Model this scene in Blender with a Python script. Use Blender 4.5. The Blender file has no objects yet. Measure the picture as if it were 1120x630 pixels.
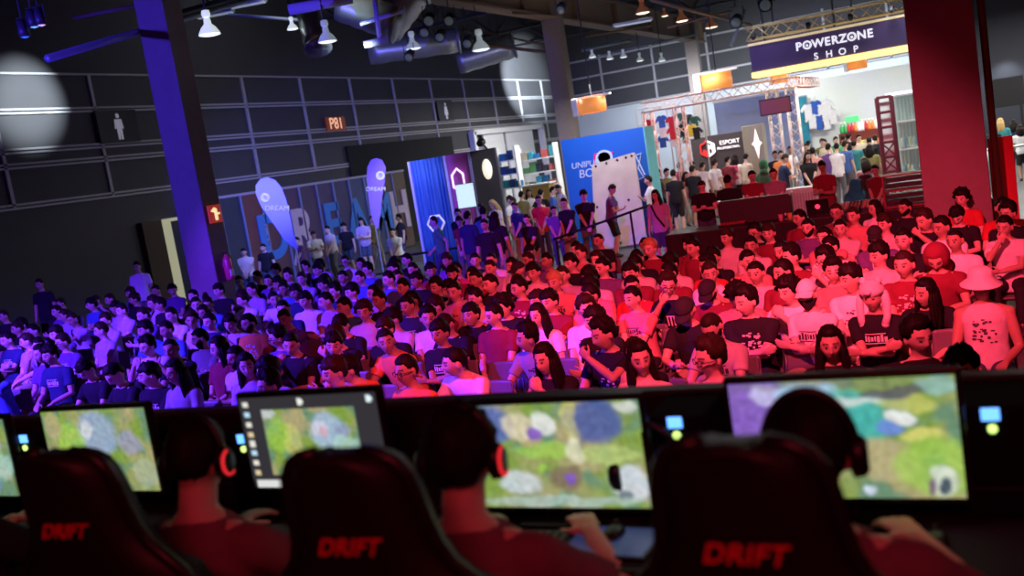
import bpy, bmesh, math, random
from mathutils import Vector, Matrix, noise
PI = math.pi
R_ = math.radians
C = bpy.context.scene.collection
SC = bpy.context.scene
rng = random.Random(7)

# ------------------------------------------------------------------ camera
CAM_H = 2.9
STAGE = 1.1
FPX = 1089.0
_yaw, _pit, _rol = R_(26.0), R_(7.23), R_(9.1)
FW = Vector((-math.sin(_yaw) * math.cos(_pit), math.cos(_yaw) * math.cos(_pit), -math.sin(_pit)))
RT = Vector((math.cos(_yaw), math.sin(_yaw), 0))
UP = RT.cross(FW)
CU = RT * math.cos(_rol) - UP * math.sin(_rol)
CV = RT * math.sin(_rol) + UP * math.cos(_rol)
EYE = Vector((0, 0, CAM_H))


def ray(x, y):
    return FW + CU * ((x - 560) / FPX) - CV * ((y - 315) / FPX)


def at_d(x, y, d):
    return EYE + ray(x, y) * d


def at_z(x, y, z):
    r = ray(x, y)
    return EYE + r * ((z - CAM_H) / r.z)


def at_x(x, y, X):
    r = ray(x, y)
    return EYE + r * (X / r.x)


def at_y(x, y, Y):
    r = ray(x, y)
    return EYE + r * (Y / r.y)


def pix(p):
    q = Vector(p) - EYE
    z = q.dot(FW)
    return 560 + FPX * q.dot(CU) / z, 315 - FPX * q.dot(CV) / z, z


cam_data = bpy.data.cameras.new('camera')
cam = bpy.data.objects.new('camera', cam_data)
C.objects.link(cam)
cam.matrix_world = Matrix(((CU.x, CV.x, -FW.x, 0), (CU.y, CV.y, -FW.y, 0), (CU.z, CV.z, -FW.z, CAM_H), (0, 0, 0, 1)))
cam_data.sensor_width = 36
cam_data.lens = 36 * FPX / 1120
cam_data.clip_end = 300
cam_data.clip_start = 0.05
cam_data.dof.use_dof = True
cam_data.dof.focus_distance = 10.0
cam_data.dof.aperture_fstop = 1.9
SC.camera = cam
SC.view_settings.view_transform = 'Standard'
SC.view_settings.look = 'None'
SC.view_settings.exposure = 0
SC.view_settings.gamma = 1
SC.view_settings.use_curve_mapping = False

# ------------------------------------------------------------------ materials
_mats = {}


def mat(name, col, rough=0.7, metal=0.0, emit=None, es=0.0, noise_amt=0.12, nscale=12.0, spec=0.4):
    if name in _mats:
        return _mats[name]
    m = bpy.data.materials.new(name)
    m.use_nodes = True
    nt = m.node_tree
    b = nt.nodes['Principled BSDF']
    b.inputs['Roughness'].default_value = rough
    b.inputs['Metallic'].default_value = metal
    b.inputs['Specular IOR Level'].default_value = spec
    if noise_amt > 0 and emit is None:
        tc = nt.nodes.new('ShaderNodeTexCoord')
        nz = nt.nodes.new('ShaderNodeTexNoise')
        nz.inputs['Scale'].default_value = nscale
        nz.inputs['Detail'].default_value = 4
        nt.links.new(tc.outputs['Object'], nz.inputs['Vector'])
        mx = nt.nodes.new('ShaderNodeMix')
        mx.data_type = 'RGBA'
        mx.inputs[6].default_value = tuple(max(0, c * (1 - noise_amt)) for c in col) + (1,)
        mx.inputs[7].default_value = tuple(min(1, c * (1 + noise_amt)) for c in col) + (1,)
        nt.links.new(nz.outputs['Fac'], mx.inputs[0])
        nt.links.new(mx.outputs[2], b.inputs['Base Color'])
    else:
        b.inputs['Base Color'].default_value = tuple(col) + (1,)
    if emit is not None:
        b.inputs['Emission Color'].default_value = tuple(emit) + (1,)
        b.inputs['Emission Strength'].default_value = es
    _mats[name] = m
    return m


def attr_mat(name, attr='paint', emission=0.0, rough=0.5):
    if name in _mats:
        return _mats[name]
    m = bpy.data.materials.new(name)
    m.use_nodes = True
    nt = m.node_tree
    b = nt.nodes['Principled BSDF']
    a = nt.nodes.new('ShaderNodeAttribute')
    a.attribute_name = attr
    b.inputs['Roughness'].default_value = rough
    if emission > 0:
        b.inputs['Base Color'].default_value = (0.01, 0.01, 0.01, 1)
        nt.links.new(a.outputs['Color'], b.inputs['Emission Color'])
        b.inputs['Emission Strength'].default_value = emission
    else:
        nt.links.new(a.outputs['Color'], b.inputs['Base Color'])
    _mats[name] = m
    return m


def skin_mat(name, col):
    if name in _mats:
        return _mats[name]
    m = bpy.data.materials.new(name)
    m.use_nodes = True
    nt = m.node_tree
    b = nt.nodes['Principled BSDF']
    a = nt.nodes.new('ShaderNodeAttribute')
    a.attribute_name = 'face'
    mx = nt.nodes.new('ShaderNodeMix')
    mx.data_type = 'RGBA'
    mx.inputs[6].default_value = tuple(col) + (1,)
    nt.links.new(a.outputs['Color'], mx.inputs[7])
    nt.links.new(a.outputs['Alpha'], mx.inputs[0])
    nt.links.new(mx.outputs[2], b.inputs['Base Color'])
    b.inputs['Roughness'].default_value = 0.5
    b.inputs['Specular IOR Level'].default_value = 0.35
    _mats[name] = m
    return m


# ------------------------------------------------------------------ mesh helpers
class MB:
    def __init__(self):
        self.bm = bmesh.new()

    def box(self, c, s, rot=None, bev=0.0):
        M = Matrix.Translation(Vector(c))
        if rot is not None:
            M = M @ (rot if isinstance(rot, Matrix) else Matrix.Rotation(rot, 4, 'Z'))
        M = M @ Matrix.Diagonal((s[0], s[1], s[2], 1))
        r = bmesh.ops.create_cube(self.bm, size=1.0, matrix=M)
        if bev > 0:
            es = list({e for v in r['verts'] for e in v.link_edges})
            bmesh.ops.bevel(self.bm, geom=es, offset=bev, segments=2, affect='EDGES', profile=0.5)
        return self

    def tube(self, pts, rad, seg=10, cap=True, flat=None):
        pts = [Vector(p) for p in pts]
        n = len(pts)
        if not isinstance(rad, (list, tuple)):
            rad = [rad] * n
        rings = []
        t0 = (pts[1] - pts[0]).normalized()
        a = Vector((0, 0, 1)) if abs(t0.z) < 0.9 else Vector((1, 0, 0))
        u = (a - t0 * a.dot(t0)).normalized()
        for i in range(n):
            if i == 0:
                t = t0
            elif i == n - 1:
                t = (pts[i] - pts[i - 1]).normalized()
            else:
                t = ((pts[i + 1] - pts[i]).normalized() + (pts[i] - pts[i - 1]).normalized()).normalized()
            u = (u - t * u.dot(t)).normalized()
            v = t.cross(u)
            rings.append([self.bm.verts.new(pts[i] + (u * math.cos(2 * PI * k / seg) + v * math.sin(2 * PI * k / seg)) * rad[i]) for k in range(seg)])
        for i in range(n - 1):
            for k in range(seg):
                k2 = (k + 1) % seg
                self.bm.faces.new((rings[i][k], rings[i][k2], rings[i + 1][k2], rings[i + 1][k]))
        if cap:
            self.bm.faces.new(list(reversed(rings[0])))
            self.bm.faces.new(rings[-1])
        return self

    def ball(self, c, r, M=None, sub=2):
        r = (r, r, r) if not isinstance(r, (list, tuple)) else r
        T = Matrix.Translation(Vector(c)) @ (M if M is not None else Matrix.Identity(4)) @ Matrix.Diagonal((r[0], r[1], r[2], 1))
        bmesh.ops.create_icosphere(self.bm, subdivisions=sub, radius=1.0, matrix=T)
        return self

    def limb(self, pts, rad, seg=12):
        self.tube(pts, rad, seg)
        for p, r in zip(pts, rad):
            self.ball(p, r * 0.99)
        return self

    def loft(self, rings, cap=True):
        """rings: list of lists of points, same count."""
        vs = [[self.bm.verts.new(Vector(p)) for p in r] for r in rings]
        n = len(vs[0])
        for i in range(len(vs) - 1):
            for k in range(n):
                k2 = (k + 1) % n
                self.bm.faces.new((vs[i][k], vs[i][k2], vs[i + 1][k2], vs[i + 1][k]))
        if cap:
            self.bm.faces.new(list(reversed(vs[0])))
            self.bm.faces.new(vs[-1])
        return self

    def prism(self, poly, off):
        """closed polygon of 3D points, extruded by vector off."""
        off = Vector(off)
        a = [self.bm.verts.new(Vector(p)) for p in poly]
        b = [self.bm.verts.new(Vector(p) + off) for p in poly]
        self.bm.faces.new(a)
        self.bm.faces.new(list(reversed(b)))
        n = len(a)
        for i in range(n):
            j = (i + 1) % n
            self.bm.faces.new((a[j], a[i], b[i], b[j]))
        return self

    def lathe(self, prof, c=(0, 0, 0), seg=20, M=None):
        """prof: list of (r, z)."""
        c = Vector(c)
        M = M if M is not None else Matrix.Identity(4)
        rings = []
        for r, z in prof:
            rings.append([c + M @ Vector((max(r, 1e-4) * math.cos(2 * PI * k / seg), max(r, 1e-4) * math.sin(2 * PI * k / seg), z)) for k in range(seg)])
        return self.loft(rings)

    def mesh(self, name, m=None, smooth=False):
        bmesh.ops.recalc_face_normals(self.bm, faces=self.bm.faces[:])
        me = bpy.data.meshes.new(name)
        self.bm.to_mesh(me)
        self.bm.free()
        if m:
            me.materials.append(m)
        if smooth:
            me.shade_smooth()
        return me

    def obj(self, name, m, parent=None, smooth=False, loc=None):
        o = bpy.data.objects.new(name, self.mesh(name, m, smooth))
        C.objects.link(o)
        if loc is not None:
            o.location = loc
        if parent:
            o.parent = parent
        return o


def tag(o, label=None, cat=None, group=None, kind=None):
    if label:
        o['label'] = label
    if cat:
        o['category'] = cat
    if group:
        o['group'] = group
    if kind:
        o['kind'] = kind
    return o


def empty(name, loc=(0, 0, 0), rz=0.0, label=None, cat=None, group=None):
    o = bpy.data.objects.new(name, None)
    o.empty_display_size = 0.1
    C.objects.link(o)
    o.location = loc
    o.rotation_euler = (0, 0, rz)
    return tag(o, label, cat, group)


def inst(name, me, m=None, parent=None, matrix=None):
    o = bpy.data.objects.new(name, me)
    C.objects.link(o)
    if parent:
        o.parent = parent
    if matrix is not None:
        o.matrix_local = matrix
    if m is not None:
        if not me.materials:
            me.materials.append(m)
        o.material_slots[0].link = 'OBJECT'
        o.material_slots[0].material = m
    return o


def copy_tree(o, parent=None):
    c = o.copy()
    C.objects.link(c)
    if parent:
        c.parent = parent
    for ch in list(o.children):
        copy_tree(ch, c)
    return c


def text_mesh(s, size, ext=0.004, shear=0.0, space=1.0, bold=0.0):
    cu = bpy.data.curves.new('lettering', 'FONT')
    cu.body = s
    cu.size = size
    cu.extrude = ext
    cu.align_x = 'CENTER'
    cu.align_y = 'CENTER'
    cu.shear = shear
    cu.offset = bold * size
    cu.space_character = space
    t = bpy.data.objects.new('lettering_tmp', cu)
    C.objects.link(t)
    dg = bpy.context.evaluated_depsgraph_get()
    me = bpy.data.meshes.new_from_object(t.evaluated_get(dg))
    me.name = 'lettering'
    bpy.data.objects.remove(t)
    bpy.data.curves.remove(cu)
    return me


FACE_NEG_Y = Matrix.Rotation(PI / 2, 4, 'X')                       # text plane looks toward -Y
FACE_POS_X = Matrix.Rotation(PI / 2, 4, 'Z') @ Matrix.Rotation(PI / 2, 4, 'X')   # text plane looks toward +X


def letter(name, s, size, m, M, parent=None, ext=0.004, shear=0.0, bold=0.0, space=1.0):
    me = text_mesh(s, size, ext, shear, space, bold)
    me.materials.clear()
    me.materials.append(m)
    o = bpy.data.objects.new(name, me)
    C.objects.link(o)
    if parent:
        o.parent = parent
    o.matrix_local = M
    return o


def thin_out(me, ratio, keep=None):
    """fewer faces where the surface is plain; vertices for which keep(co) is true stay."""
    t = bpy.data.objects.new('thin_tmp', me)
    C.objects.link(t)
    md = t.modifiers.new('d', 'DECIMATE')
    md.ratio = ratio
    if keep:
        vg = t.vertex_groups.new(name='k')
        vg.add([v.index for v in me.vertices if not keep(v.co)], 1.0, 'REPLACE')
        md.vertex_group = 'k'
        md.vertex_group_factor = 4.0
    dg = bpy.context.evaluated_depsgraph_get()
    out = bpy.data.meshes.new_from_object(t.evaluated_get(dg))
    out.name = me.name
    bpy.data.objects.remove(t)
    bpy.data.meshes.remove(me)
    out.shade_smooth()
    return out


def remesh(mb, voxel, name, smooth_it=3, fac=0.5, wrinkle=0.0):
    me = mb.mesh(name + '_raw')
    t = bpy.data.objects.new(name + '_raw', me)
    C.objects.link(t)
    md = t.modifiers.new('r', 'REMESH')
    md.mode = 'VOXEL'
    md.voxel_size = voxel
    md.adaptivity = 0.0
    if smooth_it:
        sm = t.modifiers.new('s', 'SMOOTH')
        sm.factor = fac
        sm.iterations = smooth_it
    dg = bpy.context.evaluated_depsgraph_get()
    out = bpy.data.meshes.new_from_object(t.evaluated_get(dg))
    out.name = name
    bpy.data.objects.remove(t)
    bpy.data.meshes.remove(me)
    if wrinkle > 0:
        for v in out.vertices:
            p = v.co
            v.co = p + v.normal * wrinkle * (noise.noise(p * 9.0) + 0.6 * noise.noise(Vector((p.x * 22, p.y * 22, p.z * 11))))
    out.materials.clear()
    out.shade_smooth()
    return out
# ------------------------------------------------------------------ people
def sstep(a, b, x):
    t = max(0.0, min(1.0, (x - a) / (b - a)))
    return t * t * (3 - 2 * t)


def head_pt(d):
    """surface of the head for a unit direction d (face toward -Y, origin between the eyes' level and the ears)."""
    x, y, z = d
    px, py, pz = 0.076 * x, 0.098 * y, (0.112 if z > 0 else 0.124) * z
    if z < 0:
        k = sstep(0.0, 1.0, -z)
        px *= 1 - 0.34 * k
        if y > 0:
            py *= 1 - 0.35 * k
        else:
            py *= 1 - 0.10 * k
    if y < 0:
        f = -y
        g = lambda cx, cz, sx, sz: math.exp(-(((abs(px) - cx) / sx) ** 2) - ((pz - cz) / sz) ** 2)
        py += 0.010 * g(0.031, -0.004, 0.017, 0.013) * f           # eye sockets
        py -= 0.007 * g(0.030, 0.022, 0.026, 0.009) * f            # brow
        nz = max(0.0, 1 - abs(pz + 0.022) / 0.04)
        py -= (0.010 + 0.016 * sstep(0.01, -0.038, pz)) * math.exp(-(px / 0.011) ** 2) * (1 if -0.046 < pz < 0.012 else math.exp(-((pz + 0.018) / 0.034) ** 4)) * f
        py -= 0.007 * math.exp(-(px / 0.022) ** 2 - ((pz + 0.068) / 0.011) ** 2) * f   # lips
        py += 0.004 * math.exp(-(px / 0.02) ** 2 - ((pz + 0.086) / 0.008) ** 2) * f
        py -= 0.008 * math.exp(-(px / 0.022) ** 2 - ((pz + 0.108) / 0.016) ** 2) * f   # chin
        py -= 0.004 * g(0.040, -0.035, 0.02, 0.02) * f             # cheeks
    return Vector((px, py, pz))


def sph_dir(i, j, na, ne):
    el = -PI / 2 + PI * j / ne
    az = 2 * PI * i / na
    return Vector((math.cos(el) * math.sin(az), -math.cos(el) * math.cos(az), math.sin(el)))


def sph_blob(mb, fn, na=34, ne=20, M=None):
    """closed spherical grid with point function fn(d)."""
    M = M or Matrix.Identity(4)
    bm = mb.bm
    top = bm.verts.new(M @ fn(Vector((0, 0, 1))))
    bot = bm.verts.new(M @ fn(Vector((0, 0, -1))))
    rows = [[bm.verts.new(M @ fn(sph_dir(i, j, na, ne))) for i in range(na)] for j in range(1, ne)]
    for i in range(na):
        k = (i + 1) % na
        bm.faces.new((bot, rows[0][k], rows[0][i]))
        bm.faces.new((top, rows[-1][i], rows[-1][k]))
        for j in range(len(rows) - 1):
            bm.faces.new((rows[j][i], rows[j][k], rows[j + 1][k], rows[j + 1][i]))
    return mb


def add_head(mb, M):
    sph_blob(mb, head_pt, 48, 32, M)
    for s in (-1, 1):
        T = M @ Matrix.Translation((s * 0.079, 0.012, -0.012)) @ Matrix.Rotation(s * 0.35, 4, 'Z')
        bmesh.ops.create_icosphere(mb.bm, subdivisions=2, radius=1.0, matrix=T @ Matrix.Diagonal((0.010, 0.021, 0.034, 1)))


def two_bone(a, t, l1, l2, pole):
    a, t, pole = Vector(a), Vector(t), Vector(pole)
    d = t - a
    L = min(d.length, (l1 + l2) * 0.995)
    dn = d.normalized()
    t = a + dn * L
    x = (l1 * l1 - l2 * l2 + L * L) / (2 * L)
    h = math.sqrt(max(1e-6, l1 * l1 - x * x))
    p = pole - dn * pole.dot(dn)
    p.normalize()
    return a + dn * x + p * h, t


def add_hand(mb, wrist, d, n, side, curl=0.5, spread=0.0):
    """d along the hand, n out of the palm, side +1/-1: the thumb's side along s = d x n * side."""
    d = d.normalized()
    n = (n - d * n.dot(d)).normalized()
    s = d.cross(n) * side
    B = Matrix((s, d, n)).transposed().to_4x4()
    mb.ball(wrist + d * 0.045, (0.038, 0.052, 0.016), B)
    lens = (0.068, 0.077, 0.072, 0.058)
    for i in range(4):
        o = (1.5 - i) * 0.020
        root = wrist + d * (0.082 - 0.004 * abs(i - 1)) + s * o
        a = 0.0
        pts = [wrist + d * 0.045 + s * o * 0.8, root]
        p = root
        for k, fr in enumerate((0.45, 0.32, 0.23)):
            a += curl * (0.75, 0.9, 0.6)[k]
            dd = d * math.cos(a) + n * math.sin(a) + s * (spread * (1.5 - i))
            p = p + dd.normalized() * lens[i] * fr
            pts.append(p)
        mb.tube(pts, [0.0095, 0.0095, 0.009, 0.008, 0.0068], 8)
        mb.ball(pts[-1], 0.0068, sub=1)
    r0 = wrist + d * 0.022 + s * 0.026
    t1 = r0 + (d * 0.6 + s * 0.7 + n * 0.25).normalized() * 0.036
    t2 = t1 + (d * 0.85 + s * 0.25 + n * (0.2 + 0.4 * curl)).normalized() * 0.030
    t3 = t2 + (d * 0.9 - s * 0.05 + n * (0.2 + 0.6 * curl)).normalized() * 0.024
    mb.tube([wrist + d * 0.01 + s * 0.012, r0, t1, t2, t3], [0.012, 0.0125, 0.0105, 0.0095, 0.0075], 8)
    mb.ball(t3, 0.0075, sub=1)


def ring(c, ax, ay, rx, ry, n=20, e=2.4):
    out = []
    for k in range(n):
        a = 2 * PI * k / n
        ca, sa = math.cos(a), math.sin(a)
        out.append(c + ax * (rx * math.copysign(abs(ca) ** (2 / e), ca)) + ay * (ry * math.copysign(abs(sa) ** (2 / e), sa)))
    return out


VARIANTS = {}


def make_person(key, sit=True, lean=0.0, yaw=0.0, pitch=0.0, tilt=0.0, hands=None, poles=None, palms=None, curl=0.5,
                feet=None, kpole=None, shorts=False, voxel=0.0074, head_fwd=0.0, sleeve=0.62, wide=1.0, hipz=None, twist=0.0, need_legs=True):
    P0 = Vector((0, 0.06 if sit else 0, hipz or (0.53 if sit else 0.93)))
    l = R_(lean)
    u = Vector((0, -math.sin(l), math.cos(l)))
    f = Vector((0, -math.cos(l), -math.sin(l)))
    X = Vector((math.cos(R_(twist)), math.sin(R_(twist)), 0))
    fx = Vector((0, 0, 1)).cross(X) * -1
    fs = (f + fx * 0.0)
    if twist:
        fs = Vector((math.sin(R_(twist)) * -1 * -1, -math.cos(R_(twist)), f.z))
        fs = Vector((math.sin(R_(twist)), -math.cos(R_(twist)), 0))
    S = P0 + u * 0.482
    N = P0 + u * 0.535
    hd = (u * 0.5 + Vector((0, 0, 1)) * 0.5).normalized()
    Hc = N + hd * 0.150 + f * (0.040 + head_fwd)
    HM = Matrix.Translation(Hc) @ Matrix.Rotation(R_(yaw), 4, 'Z') @ Matrix.Rotation(R_(pitch), 4, 'X') @ Matrix.Rotation(R_(tilt), 4, 'Y') @ Matrix.Scale(0.95 if key == 'gamer' else (1.06 if sit else 1.0), 4)
    mb = MB()
    sh = MB()
    tr = MB()
    x0 = Vector((1, 0, 0))
    prof = [(-0.09, 0.155 * wide, 0.105), (0.0, 0.165 * wide, 0.118), (0.10, 0.150 * wide, 0.108), (0.20, 0.142 * wide, 0.102), (0.31, 0.158 * wide, 0.112), (0.40, 0.170 * wide, 0.108), (0.455, 0.160 * wide, 0.090), (0.495, 0.122, 0.072), (0.52, 0.085, 0.062), (0.545, 0.060, 0.055)]

    def axis(h):
        k = sstep(0.0, 0.4, h)
        ax = (x0 * (1 - k) + X * k).normalized()
        return ax, (f * (1 - k) + fs * k).normalized() if twist else f

    mb.loft([ring(P0 + u * h, axis(h)[0], axis(h)[1], rx, ry) for h, rx, ry in prof])
    sh.loft([ring(P0 + u * h + (f * 0.004), axis(h)[0], axis(h)[1], rx + e, ry + e + 0.003) for (h, rx, ry), e in zip(prof[:-1], (0.026, 0.024, 0.026, 0.026, 0.018, 0.015, 0.014, 0.010, 0.006))])
    sh.loft([ring(P0 + u * h, axis(h)[0], axis(h)[1], rx, ry) for h, rx, ry in ((0.47, 0.10, 0.085), (0.515, 0.078, 0.070), (0.532, 0.070, 0.066))])
    # neck and head
    mb.tube([N - u * 0.05, N + hd * 0.03 + f * 0.008, Hc + hd * -0.04 + f * -0.005], [0.064, 0.054, 0.052], 14)
    add_head(mb, HM)
    # arms
    hands = hands or [(-0.12, -0.30, 0.62), (0.12, -0.30, 0.62)]
    poles = poles or [(-0.6, 0.6, -0.6), (0.6, 0.6, -0.6)]
    palms = palms or [(0, 0, -1), (0, 0, -1)]
    for i, sgn in enumerate((-1, 1)):
        a = S + X * (sgn * 0.180 * wide) - u * 0.045
        el, wr = two_bone(a, hands[i], 0.285, 0.245, poles[i])
        mb.limb([S + X * (sgn * 0.10) - u * 0.02, a, a.lerp(el, 0.5), el, el.lerp(wr, 0.45), wr], [0.056, 0.058, 0.047, 0.039, 0.037, 0.026])
        sl = a.lerp(el, sleeve) if sleeve <= 1 else el
        cap = [S + X * (sgn * 0.09) - u * 0.03, a, a.lerp(el, sleeve * 0.5), sl]
        if sleeve > 0:
            sh.limb(cap[:2], [0.066, 0.066])
            sh.tube(cap[1:], [0.066, 0.063, 0.065], 14)
            if sleeve > 1:
                sh.limb([el, el.lerp(wr, 0.5), wr - (wr - el) * 0.05], [0.056, 0.048, 0.038])
        d = (wr - el).normalized()
        pl = Vector(palms[i])
        add_hand(mb, wr, (d + Vector(palms[i]) * 0.15).normalized(), pl, -sgn, curl)
    # legs
    feet = feet or ([(-0.13, -0.38, 0.085), (0.13, -0.38, 0.085)] if sit else [(-0.10, 0.02, 0.085), (0.10, 0.02, 0.085)])
    kpole = kpole or ((-0.12, -1, 0.9) if sit else (0, -1, 0))
    for i, sgn in enumerate((-1, 1)):
        h = P0 + x0 * (sgn * 0.092 * wide) + Vector((0, 0, -0.02))
        kp = Vector((kpole[0] * -sgn, kpole[1], kpole[2]))
        kn, an = two_bone(h, feet[i], 0.435, 0.415, kp)
        mb.limb([h, h.lerp(kn, 0.5), kn, kn.lerp(an, 0.35), an], [0.084, 0.072, 0.055, 0.054, 0.036])
        fd = Vector((kp.x * 0.15, -1, 0)).normalized()
        mb.limb([an + Vector((0, 0.03, -0.03)), an + fd * 0.09 + Vector((0, 0, -0.05)), an + fd * 0.155 + Vector((0, 0, -0.06))], [0.042, 0.036, 0.025])
        e = kn.lerp(an, 0.9) if not shorts else kn + (h - kn) * 0.06
        tr.limb([P0 + x0 * (sgn * 0.07), h], [0.115, 0.104])
        if shorts:
            tr.tube([h, h.lerp(kn, 0.5), e], [0.104, 0.092, 0.084], 16)
        else:
            tr.limb([h, h.lerp(kn, 0.5), kn, kn.lerp(an, 0.4)], [0.104, 0.086, 0.070, 0.066])
            tr.tube([kn.lerp(an, 0.4), e], [0.066, 0.056], 16)
    tr.loft([ring(P0 + u * h, x0, f, rx, ry) for h, rx, ry in ((-0.10, 0.16, 0.12), (0.0, 0.183 * wide, 0.136), (0.07, 0.172 * wide, 0.128))])
    body = remesh(mb, voxel, 'person_body', 3, 0.45)
    inv = HM.inverted()
    body = thin_out(body, (0.13 if sit else 0.16) if key != 'gamer' else 0.3, lambda co: (inv @ co).length < 0.15 and (inv @ co).y < -0.05)
    # colour of lips, brows, eyes, footwear
    ca = body.color_attributes.new('face', 'FLOAT_COLOR', 'POINT')
    buf = [0.0] * (4 * len(body.vertices))
    for v in body.vertices:
        c = (0, 0, 0, 0)
        q = inv @ v.co
        if q.length < 0.16 and q.y < -0.03 and abs(q.x) < 0.07:
            ax = abs(q.x)
            if 0.012 < ax < 0.052 and abs(q.z - 0.026 + (ax - 0.03) ** 2 * 6) < 0.0062:
                c = (0.025, 0.018, 0.015, 0.85)
            elif abs(ax - 0.031) < 0.016 and abs(q.z + 0.002) < 0.0075:
                c = (0.02, 0.015, 0.012, 0.95) if abs(ax - 0.031) < 0.008 else (0.55, 0.52, 0.5, 0.8)
            elif ax < 0.026 and abs(q.z + 0.068) < 0.0075:
                c = (0.40, 0.14, 0.12, 0.6)
        elif v.co.z < 0.10 and q.length > 0.4:
            c = (0.05, 0.05, 0.055, 1.0)
        i = v.index * 4
        buf[i:i + 4] = c
    ca.data.foreach_set('color', buf)
    shirt = thin_out(remesh(sh, 0.012, 'shirt', 2, 0.5, 0.006), 0.22)
    trousers = thin_out(remesh(tr, 0.015, 'shorts' if shorts else 'trousers', 2, 0.5, 0.006), 0.2)
    VARIANTS[key] = dict(body=body, shirt=shirt, trousers=trousers, head=HM, sit=sit, shorts=shorts, chest=(P0 + u * 0.34, f, u), lean=lean)
    return VARIANTS[key]


# ---- hair, hats and glasses in head coordinates
def hair_blob(mb, thick=0.02, front=0.62, side=0.05, back=-0.45, rough=0.25, fringe=0.0, crown=0.0, na=36, ne=22, seed=0):
    def fn(d):
        p = head_pt(d)
        az = math.atan2(d.x, -d.y)              # 0 = face
        a = abs(az) / PI
        hl = front + (side - front) * sstep(0.27, 0.43, a) + (back - side) * sstep(0.52, 0.72, a)
        hl -= fringe * (1 - sstep(0.10, 0.32, a)) * (0.6 + 0.6 * noise.noise(Vector((az * 4, seed, 0))))
        w = sstep(hl - 0.10, hl + 0.10, d.z + 0.05 * noise.noise(d * 6 + Vector((seed, 0, 0))))
        n = noise.noise(d * 5.5 + Vector((0, seed, 0))) + 0.6 * noise.noise(d * 13)
        t = thick * (0.75 + rough * n) + crown * max(0, d.z) * (1 + 0.5 * n)
        return p + d * (t * w - 0.012 * (1 - w))
    sph_blob(mb, fn, na, ne)
    return mb


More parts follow.
